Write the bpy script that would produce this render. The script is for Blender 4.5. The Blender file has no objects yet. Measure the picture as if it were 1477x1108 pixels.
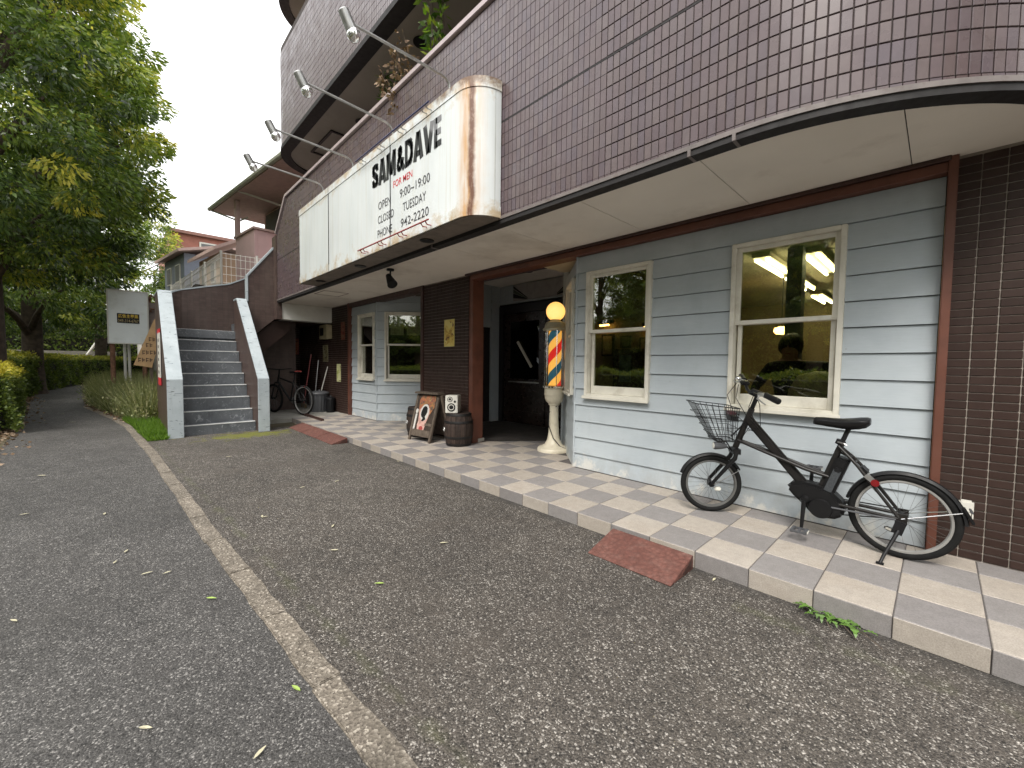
import bpy, bmesh, math, random
import numpy as np
from mathutils import Vector, Matrix
random.seed(7); rng = np.random.default_rng(11)
R = math.radians
scene = bpy.context.scene
col = scene.collection

# ------------------------------------------------------------------ camera
CAM = (-0.19676, -2.554435, 1.2456)
YAW, PITCH, ROLL, FPX = .804097, .0465869, -.012363, 593.47   # solved from the 30 cm floor tiles
fw = Vector((-math.sin(YAW)*math.cos(PITCH), math.cos(YAW)*math.cos(PITCH), -math.sin(PITCH)))
r0 = fw.cross(Vector((0, 0, 1))).normalized(); d0 = fw.cross(r0)
rt = math.cos(ROLL)*r0 + math.sin(ROLL)*d0
dn = -math.sin(ROLL)*r0 + math.cos(ROLL)*d0
cd = bpy.data.cameras.new('camera'); cam = bpy.data.objects.new('camera', cd); col.objects.link(cam)
mw = Matrix((rt, -dn, -fw)).transposed().to_4x4(); mw.translation = CAM
cam.matrix_world = mw
cd.sensor_fit = 'HORIZONTAL'; cd.sensor_width = 36; cd.lens = FPX/1477*36
cd.clip_start = .05; cd.clip_end = 2000
scene.camera = cam
def pix(p):
    q = Vector(p)-Vector(CAM); z = q.dot(fw)
    if z < .05: return (-9999, -9999, z)
    return (738.5+FPX*q.dot(rt)/z, 554+FPX*q.dot(dn)/z, z)

# ------------------------------------------------------------------ world, sun, exposure
SUN_EL, SUN_AZ = R(52), R(158)          # soft light over the right shoulder
w = bpy.data.worlds.new('World'); scene.world = w; w.use_nodes = True
nt = w.node_tree; nt.nodes.clear()
o_ = nt.nodes.new('ShaderNodeOutputWorld'); bg = nt.nodes.new('ShaderNodeBackground')
sky = nt.nodes.new('ShaderNodeTexSky'); sky.sky_type = 'NISHITA'; sky.sun_disc = False
sky.sun_elevation = SUN_EL; sky.sun_rotation = SUN_AZ; sky.air_density = 1.5; sky.dust_density = 4
mx = nt.nodes.new('ShaderNodeMix'); mx.data_type = 'RGBA'; mx.inputs[0].default_value = .86
tc = nt.nodes.new('ShaderNodeTexCoord'); mp = nt.nodes.new('ShaderNodeMapping'); mp.inputs['Scale'].default_value = (1, 1, 3)
ns = nt.nodes.new('ShaderNodeTexNoise'); ns.inputs['Scale'].default_value = 2.2; ns.inputs['Detail'].default_value = 5
rp = nt.nodes.new('ShaderNodeValToRGB')
rp.color_ramp.elements[0].position = .3; rp.color_ramp.elements[0].color = (.82, .815, .81, 1)
rp.color_ramp.elements[1].position = .68; rp.color_ramp.elements[1].color = (1, 1, 1, 1)
ml = nt.nodes.new('ShaderNodeVectorMath'); ml.operation = 'SCALE'; ml.inputs['Scale'].default_value = 9.2
L = nt.links.new
L(tc.outputs['Generated'], mp.inputs[0]); L(mp.outputs[0], ns.inputs['Vector']); L(ns.outputs['Fac'], rp.inputs[0])
L(rp.outputs[0], ml.inputs[0]); L(sky.outputs[0], mx.inputs[6]); L(ml.outputs[0], mx.inputs[7])
L(mx.outputs[2], bg.inputs[0]); L(bg.outputs[0], o_.inputs[0]); bg.inputs[1].default_value = .135
sd = bpy.data.lights.new('sun', 'SUN'); sd.energy = 1.5; sd.angle = R(24); sd.color = (1, .96, .9)
so = bpy.data.objects.new('sun', sd); col.objects.link(so)
sdir = Vector((math.sin(SUN_AZ)*math.cos(SUN_EL), math.cos(SUN_AZ)*math.cos(SUN_EL), math.sin(SUN_EL)))
so.rotation_euler = sdir.to_track_quat('Z', 'Y').to_euler(); so.location = (0, -10, 20)
vs = scene.view_settings
vs.view_transform = 'Standard'; vs.look = 'None'; vs.gamma = 1; vs.exposure = 1.2; vs.use_curve_mapping = False
scene.render.engine = 'CYCLES'
scene.cycles.max_bounces = 8; scene.cycles.transparent_max_bounces = 12; scene.cycles.diffuse_bounces = 4

# ------------------------------------------------------------------ object helpers
def empty(name, loc=(0, 0, 0), rz=0):
    o = bpy.data.objects.new(name, None); o.empty_display_size = .1; o.location = loc; o.rotation_euler = (0, 0, rz)
    col.objects.link(o); return o
def tag(o, label=None, cat=None, group=None, kind=None):
    if label: o['label'] = label
    if cat: o['category'] = cat
    if group: o['group'] = group
    if kind: o['kind'] = kind
    return o
def wloc(o):
    v = Vector((0, 0, 0))
    while o: v += o.location; o = o.parent
    return v
def place(name, me, parent=None, loc=(0, 0, 0), rot=None, scale=None):
    o = bpy.data.objects.new(name, me); col.objects.link(o)
    if parent: o.parent = parent; o.location = Vector(loc)-wloc(parent)
    else: o.location = loc
    if rot: o.rotation_euler = rot
    if scale: o.scale = scale
    return o
def frames(pts, closed=False):
    P = [Vector(p) for p in pts]; n = len(P); T = []
    for i in range(n):
        a = P[i-1] if (i > 0 or closed) else P[i]; b = P[(i+1) % n] if (i < n-1 or closed) else P[i]
        t = (b-a); T.append(t.normalized() if t.length > 1e-9 else Vector((0, 0, 1)))
    u = T[0].orthogonal().normalized(); out = []
    for i in range(n):
        u = (u-T[i]*u.dot(T[i]))
        u = u.normalized() if u.length > 1e-6 else T[i].orthogonal().normalized()
        out.append((P[i], u.copy(), T[i].cross(u)))
    return out
class MB:
    def __init__(s, M=None): s.v = []; s.f = []; s.M = M
    def add(s, vs_, fs):
        k = len(s.v)
        s.v += [tuple(s.M @ Vector(p)) if s.M else tuple(p) for p in vs_]
        s.f += [tuple(i+k for i in f) for f in fs]; return s
    def box(s, x0, x1, y0, y1, z0, z1):
        return s.add([(x0,y0,z0),(x1,y0,z0),(x1,y1,z0),(x0,y1,z0),(x0,y0,z1),(x1,y0,z1),(x1,y1,z1),(x0,y1,z1)],
                     [(0,3,2,1),(4,5,6,7),(0,1,5,4),(1,2,6,5),(2,3,7,6),(3,0,4,7)])
    def obox(s, c, size, rot=(0, 0, 0)):
        Mx = Matrix.Translation(c) @ Matrix.Rotation(rot[2],4,'Z') @ Matrix.Rotation(rot[1],4,'Y') @ Matrix.Rotation(rot[0],4,'X')
        a, b, c_ = [q/2 for q in size]
        return s.add([tuple(Mx @ Vector(p)) for p in [(-a,-b,-c_),(a,-b,-c_),(a,b,-c_),(-a,b,-c_),(-a,-b,c_),(a,-b,c_),(a,b,c_),(-a,b,c_)]],
                     [(0,3,2,1),(4,5,6,7),(0,1,5,4),(1,2,6,5),(2,3,7,6),(3,0,4,7)])
    def tube(s, pts, r, n=8, closed=False, flat=None):
        fr = frames(pts, closed); m = len(fr); V = []; F = []
        for i, (p, u, v) in enumerate(fr):
            rr = r[i] if isinstance(r, (list, tuple)) else r
            for k in range(n):
                a = 2*math.pi*k/n; V.append(p+u*(rr*math.cos(a))+v*(rr*math.sin(a)))
        for i in range(m if closed else m-1):
            for k in range(n):
                a = i*n+k; b = i*n+(k+1) % n; c = ((i+1) % m)*n+(k+1) % n; d = ((i+1) % m)*n+k
                F.append((a, b, c, d))
        if not closed: F.append(tuple(range(n-1, -1, -1))); F.append(tuple(range((m-1)*n, m*n)))
        return s.add(V, F)
    def lathe(s, prof, n=24, c=(0, 0, 0), ax=None):
        V = []; F = []; m = len(prof)
        for r, z in prof:
            for k in range(n):
                a = 2*math.pi*k/n; V.append((c[0]+r*math.cos(a), c[1]+r*math.sin(a), c[2]+z))
        for i in range(m-1):
            for k in range(n): F.append((i*n+k, i*n+(k+1) % n, (i+1)*n+(k+1) % n, (i+1)*n+k))
        F.append(tuple(range(n-1, -1, -1))); F.append(tuple(range((m-1)*n, m*n)))
        return s.add(V, F)
    def prism(s, poly, ax, a, b):
        n = len(poly)
        def q(p, t): return (p[0], t, p[1]) if ax == 'y' else ((t, p[0], p[1]) if ax == 'x' else (p[0], p[1], t))
        V = [q(p, a) for p in poly]+[q(p, b) for p in poly]
        F = [tuple(range(n)), tuple(range(2*n-1, n-1, -1))]+[(i+n, (i+1) % n+n, (i+1) % n, i) for i in range(n)]
        return s.add(V, F)
    def torus(s, c, R_, r, n=40, m=8, ax=(0, 1, 0), up=None, sx=1):
        N = Vector(ax).normalized(); u = N.orthogonal().normalized(); v = N.cross(u); V = []; F = []
        for i in range(n):
            a = 2*math.pi*i/n; d = u*math.cos(a)+v*math.sin(a)
            for k in range(m):
                b = 2*math.pi*k/m; V.append(Vector(c)+d*(R_+r*math.cos(b))+N*(r*sx*math.sin(b)))
        for i in range(n):
            for k in range(m): F.append((i*m+k, ((i+1) % n)*m+k, ((i+1) % n)*m+(k+1) % m, i*m+(k+1) % m))
        return s.add(V, F)
    def mesh(s, name, mat=None, smooth=False, off=None, bevel=0, recalc=True):
        me = bpy.data.meshes.new(name); V = s.v
        if off is not None: V = [(p[0]-off[0], p[1]-off[1], p[2]-off[2]) for p in V]
        me.from_pydata(V, [], s.f)
        if recalc or bevel:
            bm = bmesh.new(); bm.from_mesh(me)
            if recalc: bmesh.ops.recalc_face_normals(bm, faces=bm.faces)
            if bevel: bmesh.ops.bevel(bm, geom=[e for e in bm.edges if e.is_manifold and e.calc_face_angle(0) > .6], offset=bevel, segments=1 if bevel < .004 else 2, affect='EDGES', clamp_overlap=True)
            bm.to_mesh(me); bm.free()
        if smooth:
            me.polygons.foreach_set('use_smooth', [True]*len(me.polygons))
            if smooth != 'all':
                try: me.set_sharp_from_angle(angle=R(38))
                except Exception: pass
        if mat: me.materials.append(mat)
        return me
    def build(s, name, mat, parent=None, smooth=False, bevel=0, recalc=True, loc=None):
        if parent is not None:
            off = wloc(parent); o = bpy.data.objects.new(name, s.mesh(name, mat, smooth, off, bevel, recalc)); o.parent = parent
        else:
            off = Vector(loc) if loc else None
            o = bpy.data.objects.new(name, s.mesh(name, mat, smooth, off, bevel, recalc))
            if loc: o.location = loc
        col.objects.link(o); return o
def copy_tree(o, parent=None):
    c = o.copy(); col.objects.link(c); c.parent = parent
    for ch in o.children: copy_tree(ch, c)
    return c
def arc(c, r, a0, a1, n, z=None):
    return [(c[0]+r*math.cos(R(a0+(a1-a0)*i/n)), c[1]+r*math.sin(R(a0+(a1-a0)*i/n)))+(() if z is None else (z,)) for i in range(n+1)]
def gz(x):                                   # the forecourt climbs a little towards the stairs
    return .0035*min(10, max(0, -x))

# ------------------------------------------------------------------ materials
class NM:
    def __init__(s, name):
        s.m = bpy.data.materials.new(name); s.m.use_nodes = True; s.t = s.m.node_tree; s.n = s.t.nodes
        s.b = s.n['Principled BSDF']; s.out = s.n['Material Output']
    def node(s, t, **k):
        n = s.n.new(t)
        for a, b in k.items(): setattr(n, a, b)
        return n
    def l(s, a, b): s.t.links.new(a, b)
    def co(s, kind='Object', scale=(1, 1, 1), rot=(0, 0, 0)):
        if kind == 'pos': o = s.node('ShaderNodeNewGeometry').outputs['Position']
        else: o = s.node('ShaderNodeTexCoord').outputs[kind]
        m = s.node('ShaderNodeMapping'); m.inputs['Scale'].default_value = scale; m.inputs['Rotation'].default_value = rot
        s.l(o, m.inputs[0]); return m.outputs[0]
    def noise(s, co, sc, det=3, ro=.55, dist=0):
        n = s.node('ShaderNodeTexNoise'); n.inputs['Scale'].default_value = sc; n.inputs['Detail'].default_value = det
        n.inputs['Roughness'].default_value = ro; n.inputs['Distortion'].default_value = dist; s.l(co, n.inputs['Vector']); return n.outputs['Fac']
    def voro(s, co, sc, feat='F1', out='Distance'):
        n = s.node('ShaderNodeTexVoronoi'); n.feature = feat; n.inputs['Scale'].default_value = sc; s.l(co, n.inputs['Vector']); return n.outputs[out]
    def ramp(s, fac, stops):
        r = s.node('ShaderNodeValToRGB'); e = r.color_ramp.elements
        while len(e) < len(stops): e.new(.5)
        for i, (p, c) in enumerate(stops):
            e[i].position = p; e[i].color = (c, c, c, 1) if isinstance(c, (int, float)) else (*c, 1)
        s.l(fac, r.inputs[0]); return r.outputs[0]
    def math(s, op, a, b=None):
        n = s.node('ShaderNodeMath', operation=op)
        for i, q in enumerate((a, b)):
            if q is None: continue
            if isinstance(q, (int, float)): n.inputs[i].default_value = q
            else: s.l(q, n.inputs[i])
        return n.outputs[0]
    def mix(s, fac, a, b, mode='MIX'):
        n = s.node('ShaderNodeMix'); n.data_type = 'RGBA'; n.blend_type = mode
        for i_, q in ((0, fac), (6, a), (7, b)):
            sock = n.inputs[i_]
            if isinstance(q, (int, float)): sock.default_value = q if i_ == 0 else (q, q, q, 1)
            elif isinstance(q, tuple): sock.default_value = (*q, 1)
            else: s.l(q, sock)
        return n.outputs[2]
    def island(s):
        a = s.node('ShaderNodeNewGeometry').outputs['Random Per Island']; b = s.node('ShaderNodeObjectInfo').outputs['Random']
        return s.math('FRACT', s.math('ADD', a, b))
    def xyz(s, co):
        n = s.node('ShaderNodeSeparateXYZ'); s.l(co, n.inputs[0]); return n.outputs
    def bump(s, h, st=.3, dist=.01):
        n = s.node('ShaderNodeBump'); n.inputs['Strength'].default_value = st; n.inputs['Distance'].default_value = dist
        s.l(h, n.inputs['Height']); s.l(n.outputs[0], s.b.inputs['Normal']); return n
    def set(s, color=None, rough=None, metal=None, spec=None, emit=None, estr=None):
        for k, q in (('Base Color', color), ('Roughness', rough), ('Metallic', metal), ('Specular IOR Level', spec), ('Emission Color', emit), ('Emission Strength', estr)):
            if q is None: continue
            i = s.b.inputs[k]
            if isinstance(q, tuple): i.default_value = (*q, 1)
            elif isinstance(q, (int, float)): i.default_value = q
            else: s.l(q, i)
        return s
def simple(name, c, rough=.5, metal=0, spec=.5, var=.15, nsc=8, bump=0, bsc=40, isl=0, dirt=None):
    m = NM(name); co = m.co('pos')
    n = m.noise(co, nsc, 5)
    c2 = tuple(q*(1-var) for q in c); c3 = tuple(min(1, q*(1+var)) for q in c)
    k = m.ramp(n, [(.3, c2), (.7, c3)])
    if isl: k = m.mix(1, k, m.ramp(m.island(), [(0, 1-isl), (1, 1+isl*.0)]), 'MULTIPLY')
    if dirt: k = m.mix(m.ramp(m.noise(co, dirt[1], 6, .65), [(.52, 0), (.75, dirt[2])]), k, dirt[0])
    m.set(k, m.ramp(m.noise(co, nsc*2.3, 3), [(.3, max(0, rough-.08)), (.7, min(1, rough+.08))]), metal, spec)
    if bump: m.bump(m.noise(co, bsc, 4), bump, .004)
    return m.m
def emis(name, c, st, base=(.8, .8, .8)):
    m = NM(name); m.set(base, .4, emit=c, estr=st); return m.m
def asphalt(name, dark, mid, light, sc, tint, moss=None, bs=.6):
    m = NM(name); co = m.co('pos')
    wc = m.node('ShaderNodeVectorMath', operation='ADD'); nz = m.node('ShaderNodeTexNoise'); nz.inputs['Scale'].default_value = sc*.8; m.l(co, nz.inputs['Vector'])
    sv = m.node('ShaderNodeVectorMath', operation='SCALE'); sv.inputs['Scale'].default_value = .010; m.l(nz.outputs['Color'], sv.inputs[0]); m.l(co, wc.inputs[0]); m.l(sv.outputs[0], wc.inputs[1])
    v = m.node('ShaderNodeTexVoronoi'); v.inputs['Scale'].default_value = sc; m.l(wc.outputs[0], v.inputs['Vector'])
    v2 = m.node('ShaderNodeTexVoronoi'); v2.inputs['Scale'].default_value = sc*2.3; m.l(wc.outputs[0], v2.inputs['Vector'])
    r1 = m.xyz(v.outputs['Color'])[0]; r2 = m.xyz(v2.outputs['Color'])[1]
    c = m.ramp(r1, [(0, dark), (.35, mid), (.80, mid), (.93, light), (1, light)])
    c2 = m.ramp(r2, [(0, dark), (.5, mid), (.86, mid), (.97, light), (1, light)])
    c = m.mix(m.ramp(v.outputs['Distance'], [(.34, 0), (.60, 1)]), c, c2)
    c = m.mix(1, c, m.ramp(v2.outputs['Distance'], [(.3, 1), (.75, .45)]), 'MULTIPLY')
    c = m.mix(1, c, m.ramp(m.noise(co, .55, 5, .6), [(.3, .68), (.7, 1.2)]), 'MULTIPLY')
    c = m.mix(1, c, m.ramp(m.noise(co, 9, 4, .6), [(.35, .84), (.65, 1.1)]), 'MULTIPLY')
    c = m.mix(m.ramp(m.noise(co, 1.7, 7, .65), [(.52, 0), (.74, .55)]), c, tint)
    c = m.mix(m.ramp(m.noise(m.co('pos', (1, 1, 1), (0, 0, 1)), 1.1, 6, .6), [(.62, 0), (.70, .45)]), c, tuple(q*1.4 for q in dark))    # old damp and oil marks
    if moss: c = moss(m, co, c)
    m.set(c, m.ramp(m.noise(co, 14, 3), [(.3, .6), (.7, .85)]), spec=.45)
    h = m.math('ADD', m.ramp(v.outputs['Distance'], [(0, 1), (.6, 0)]), m.math('MULTIPLY', m.ramp(v2.outputs['Distance'], [(0, 1), (.6, 0)]), .5))
    h = m.math('ADD', h, m.math('MULTIPLY', r1, .6))
    m.bump(h, bs, .006); return m.m
def tilemat(name, cols, rough, bsc=60, spec=.5, dirt=.25, bs=.12, wcol=None):
    m = NM(name); co = m.co('pos'); r = m.island()
    c = m.ramp(r, [(i/(len(cols)-1), k) for i, k in enumerate(cols)])
    c = m.mix(1, c, m.ramp(m.noise(co, 22, 4, .6), [(.3, .88), (.7, 1.06)]), 'MULTIPLY')
    c = m.mix(m.ramp(m.noise(co, 1.6, 6, .65), [(.5, 0), (.8, dirt)]), c, wcol or (.12, .1, .085))
    if bsc > 100: c = m.mix(1, c, m.ramp(m.noise(co, 170, 2, .7), [(.32, .80), (.68, 1.16)]), 'MULTIPLY')
    m.set(c, m.ramp(m.noise(co, 5, 4), [(.3, rough-.06), (.7, rough+.12)]), spec=spec)
    if bs > .03: m.bump(m.noise(co, bsc, 3), bs, .004)
    return m.m
PT = .11                                   # platform top
def unp(u, v, Y):                          # photo pixel -> point on the plane y = Y
    d = rt*((u-738.5)/FPX)+dn*((v-554)/FPX)+fw; t = (Y-CAM[1])/d.y
    return Vector(CAM)+d*t
def unx(u, v, X):
    d = rt*((u-738.5)/FPX)+dn*((v-554)/FPX)+fw; t = (X-CAM[0])/d.x
    return Vector(CAM)+d*t
# ---------------- shared materials
M = {}
M['path'] = asphalt('path_asphalt', (.026, .0245, .023), (.098, .093, .088), (.34, .325, .305), 104, (.068, .064, .059))
def moss_mask(m, co, c):
    x, y, z = m.xyz(co)[:3]
    gx = m.math('SUBTRACT', 1, m.math('MULTIPLY', m.math('ABSOLUTE', m.math('ADD', x, 8.1)), 1.9))
    gy = m.math('SUBTRACT', 1, m.math('MULTIPLY', m.math('ABSOLUTE', m.math('ADD', y, .95)), .95))
    g = m.math('MULTIPLY', m.math('MAXIMUM', gx, 0), m.math('MAXIMUM', gy, 0))
    n = m.noise(co, 7, 5, .6)
    a = m.ramp(m.math('MULTIPLY', m.math('GREATER_THAN', g, .01), m.math('ADD', g, m.math('MULTIPLY', m.math('SUBTRACT', n, .56), 2.2))), [(.16, 0), (.55, .9)])
    # thin moss along the kerb and round the last riser tiles
    k = m.math('SUBTRACT', 1, m.math('MULTIPLY', m.math('ABSOLUTE', m.math('SUBTRACT', y, m.math('SUBTRACT', m.math('MULTIPLY', x, .054), 1.74))), 7))
    e2 = m.math('MULTIPLY', m.math('GREATER_THAN', x, -.9), m.math('SUBTRACT', 1, m.math('MULTIPLY', m.math('ABSOLUTE', m.math('ADD', y, .25)), 3)))
    k = m.math('MAXIMUM', k, m.math('MAXIMUM', e2, 0))
    b = m.ramp(m.math('MULTIPLY', k, m.noise(co, 5, 5, .65)), [(.40, 0), (.72, .30)])
    c = m.mix(b, m.mix(a, c, (.15, .155, .018)), (.09, .11, .02))
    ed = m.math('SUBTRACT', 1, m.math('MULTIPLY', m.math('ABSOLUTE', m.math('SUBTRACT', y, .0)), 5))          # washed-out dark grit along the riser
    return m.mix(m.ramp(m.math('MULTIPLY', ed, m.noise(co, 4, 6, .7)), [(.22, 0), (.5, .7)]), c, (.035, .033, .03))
M['court'] = asphalt('forecourt_asphalt', (.024, .021, .018), (.118, .102, .086), (.47, .435, .39), 92, (.08, .066, .053), moss_mask, .8)
M['soil'] = simple('soil', (.09, .075, .045), .95, var=.4, nsc=3, bump=.5, bsc=30, dirt=((.05, .08, .02), 1.1, .8))
def kerbmat():
    m = NM('worn_kerb_concrete'); co = m.co('pos'); v = m.node('ShaderNodeTexVoronoi'); v.inputs['Scale'].default_value = 115; m.l(co, v.inputs['Vector'])
    r = m.xyz(v.outputs['Color'])[0]; c = m.ramp(r, [(0, (.085, .07, .055)), (.4, (.165, .142, .112)), (.8, (.19, .162, .13)), (.95, (.36, .32, .265))])
    c = m.mix(1, c, m.ramp(m.noise(co, 2.3, 6, .65), [(.3, .68), (.7, 1.2)]), 'MULTIPLY'); c = m.mix(m.ramp(m.noise(co, 7, 6, .7), [(.5, 0), (.75, .6)]), c, (.07, .06, .045))
    m.set(c, .85); m.bump(m.math('ADD', m.noise(co, 60, 4), v.outputs['Distance']), .6, .006); return m.m
M['kerb'] = kerbmat()
M['conc'] = simple('concrete', (.3, .29, .26), .9, var=.2, nsc=4, bump=.2, bsc=50, dirt=((.1, .1, .08), 2, .6))
M['floor_beige'] = tilemat('beige_floor_tile', [(.335, .298, .256), (.38, .34, .295), (.355, .315, .27)], .55, 220, .4, .35, .25, (.25, .19, .13))
M['floor_grey'] = tilemat('grey_floor_tile', [(.205, .19, .184), (.24, .225, .218), (.22, .205, .198)], .55, 220, .4, .3, .25, (.17, .15, .13))
M['floor_grout'] = simple('floor_grout', (.09, .08, .075), .9, var=.3, nsc=20)
M['par_tile'] = tilemat('glazed_purple_brown_tile', [(.088, .060, .066), (.112, .080, .085), (.098, .068, .069), (.122, .092, .092), (.092, .068, .079), (.104, .075, .077)], .27, 12, .5, .10, .02)
M['par_tile2'] = tilemat('glazed_tile_upper_floors', [(.115, .086, .092), (.13, .098, .103)], .32, 12, .5, .10, .01)
M['par_grout'] = simple('dark_grout', (.05, .04, .037), .9, var=.5, nsc=3)
M['low_tile'] = tilemat('matt_dark_brown_tile', [(.031, .018, .0145), (.040, .0235, .019), (.034, .0195, .0155)], .5, 60, .22, .1, .1)
M['low_grout'] = simple('pale_grout', (.30, .265, .23), .9, var=.25, nsc=6)
def siding_mat():
    m = NM('blue_grey_siding_paint'); co = m.co('pos'); x, y, z = m.xyz(co)[:3]
    c = m.ramp(m.noise(co, 2.2, 6, .6), [(.3, (.375, .42, .45)), (.7, (.45, .495, .52))])
    fine = m.noise(m.co('pos', (3, 3, 60)), 4, 4, .6); c = m.mix(1, c, m.ramp(fine, [(.3, .94), (.7, 1.03)]), 'MULTIPLY')
    low = m.ramp(z, [(.11, 1), (.75, 0)])
    st = m.ramp(m.math('MULTIPLY', low, m.noise(m.co('pos', (1, 1, .6)), 9, 7, .7)), [(.34, 0), (.58, .75)])
    c = m.mix(st, c, (.34, .355, .36))
    pa = m.ramp(m.math('MULTIPLY', low, m.noise(m.co('pos', (1, 1, .8), (0, 0, 2)), 5, 6, .7)), [(.46, 0), (.55, .7)])
    c = m.mix(pa, c, (.62, .60, .54))
    gr = m.ramp(m.noise(m.co('pos', (1, 1, .25)), 3.1, 7, .7), [(.56, 0), (.8, .35)]); c = m.mix(gr, c, (.27, .30, .29))
    sp = m.ramp(m.voro(co, 7), [(.02, 1), (.05, 0)]); c = m.mix(m.math('MULTIPLY', sp, .5), c, (.2, .19, .17))
    m.set(c, .6, spec=.35); m.bump(m.noise(m.co('pos', (6, 6, 90)), 6, 3), .12, .003); return m.m
M['siding'] = siding_mat()
M['cream'] = simple('cream_window_paint', (.66, .635, .555), .5, var=.08, nsc=6, dirt=((.3, .27, .2), 5, .55), bump=.06, bsc=60)
M['brown'] = simple('rust_brown_paint', (.125, .045, .028), .5, var=.25, nsc=6, bump=.1, bsc=70, dirt=((.05, .02, .012), 3, .6))
M['darkbrown'] = simple('dark_brown_paint', (.045, .019, .014), .5, var=.25, nsc=6)
M['soffit'] = simple('cream_soffit_board', (.78, .725, .65), .8, var=.05, nsc=1.5, bump=.12, bsc=160, dirt=((.38, .32, .25), 1.1, .6))
M['black'] = simple('black_metal', (.010, .010, .011), .45, var=.2, spec=.25)
M['blackgap'] = simple('black_gutter', (.012, .010, .010), .7, var=.3)
M['lip'] = simple('weathered_metal_lip', (.16, .138, .13), .55, metal=0, var=.25, nsc=9, dirt=((.09, .06, .05), 12, .8))
M['steel'] = simple('galvanised_steel', (.42, .42, .41), .38, metal=.8, var=.2, nsc=12)
M['chrome'] = simple('chrome', (.75, .75, .76), .15, metal=1, var=.05)
M['whitewall'] = simple('off_white_render', (.66, .65, .6), .8, var=.08, nsc=2, dirt=((.4, .38, .33), 1.5, .5))
def glass(name, tint, refl=1.25):
    m = NM(name); g = m.node('ShaderNodeNewGeometry'); vm = m.node('ShaderNodeVectorMath', operation='DOT_PRODUCT')
    m.l(g.outputs['Normal'], vm.inputs[0]); m.l(g.outputs['Incoming'], vm.inputs[1])
    c = m.math('ABSOLUTE', vm.outputs['Value']); k = m.math('POWER', m.math('SUBTRACT', 1, c), 5)
    f = m.math('MULTIPLY', m.math('ADD', .05, m.math('MULTIPLY', k, .95)), refl)
    t = m.node('ShaderNodeBsdfTransparent'); t.inputs[0].default_value = (*tint, 1)
    gl = m.node('ShaderNodeBsdfGlossy'); gl.inputs['Roughness'].default_value = .004
    x = m.node('ShaderNodeMixShader'); m.l(f, x.inputs[0]); m.l(t.outputs[0], x.inputs[1]); m.l(gl.outputs[0], x.inputs[2])
    m.l(x.outputs[0], m.out.inputs[0]); return m.m
M['glass'] = glass('window_glass', (.78, .80, .68), 3.5)
M['tubeglass'] = glass('clear_cylinder_glass', (.95, .96, .95), 1.2)

# ---------------- ground sheets (ground < path/forecourt by 4 mm and more)
def strip(name, L_, R_, z, mat, thick=0):
    """sheet between two polylines that share x stations"""
    V = [(x, y, gz(x)+z) for x, y in L_]+[(x, y, gz(x)+z) for x, y in R_]; n = len(L_)
    mb = MB(); mb.add(V, [(i, i+1, n+i+1, n+i) for i in range(n-1)])
    o = mb.build(name, mat); return tag(o, kind='structure')
gs = [-400, -60, -30, -20, -10, 0, 10, 60, 400]
mb = MB(); ys = [-400, -60, -20, -8, 0, 8, 60, 400]
mb.add([(x, y, gz(x)-.012) for x in gs for y in ys], [(i*8+j, (i+1)*8+j, (i+1)*8+j+1, i*8+j+1) for i in range(8) for j in range(7)])
tag(mb.build('ground', M['soil']), kind='structure')
KL = [(20, -.9), (4, -1.74), (0, -1.95), (-1.35, -2.022), (-2, -2.06), (-4, -2.16), (-7.1, -2.275), (-10.3, -2.46), (-12, -2.66), (-13.5, -2.9), (-15.1, -3.16), (-20, -3.4), (-29, -3.78), (-40, -4.4)]
KR = [(x, y+.105) for x, y in KL]
def kerb_y(x):
    for (a, b), (c, d) in zip(KL, KL[1:]):
        if c <= x <= a: return b+(d-b)*(x-a)/(c-a)
    return KL[-1][1]
xs = sorted({20, 10, 4, 0, -4, -7.1, -9, -10.3, -12, -13.5, -15.1, -17.5, -20, -25, -29, -40})
def path_left(x):
    P = [(20, -3.5), (0, -3.62), (-8.8, -3.7), (-11.8, -3.84), (-17.5, -4.35), (-25, -4.6), (-29, -4.8), (-40, -5.6)]
    for (a, b), (c, d) in zip(P, P[1:]):
        if c <= x <= a: return b+(d-b)*(x-a)/(c-a)
strip('footpath', [(x, path_left(x)) for x in xs], [(x, kerb_y(x)+.02) for x in xs], -.004, M['path'])
xs2 = [x for x in xs if x > -8.7]; xs2 = [-8.7]+xs2
strip('forecourt', [(x, kerb_y(x)+.08) for x in xs2], [(x, .03) for x in xs2], 0, M['court'])
# kerb: single stones
kr = empty('kerb', (-6, -2.2, 0)); tag(kr, kind='structure')
x = 3.0; k = 0
while x > -15:
    ln = .6; a = x; b = x-ln+.003
    ya, yb = kerb_y(a), kerb_y(b); j = random.uniform(-.004, .004); h = random.uniform(.006, .016)
    mb = MB(); V = []; n = 7; h *= .55
    for q in range(n):
        t_ = q/(n-1); xx = a+(b-a)*t_; yy = kerb_y(xx)+j; zz = gz(xx); e0, e1 = random.uniform(-.005, .004), random.uniform(-.004, .005); dz = random.uniform(-.002, .002)
        V += [(xx, yy+e0, zz-.1), (xx, yy+e0, zz+h+dz), (xx, yy+.105+e1, zz+h+dz), (xx, yy+.105+e1, zz-.1)]
    mb.add(V, [(q*4+k2, q*4+(k2+1) % 4, (q+1)*4+(k2+1) % 4, (q+1)*4+k2) for q in range(n-1) for k2 in range(4)]+[(0, 1, 2, 3), tuple((n-1)*4+k2 for k2 in (3, 2, 1, 0))])
    mb.build('kerb_stone', M['kerb'], kr, bevel=.005); x -= ln; k += 1

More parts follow.
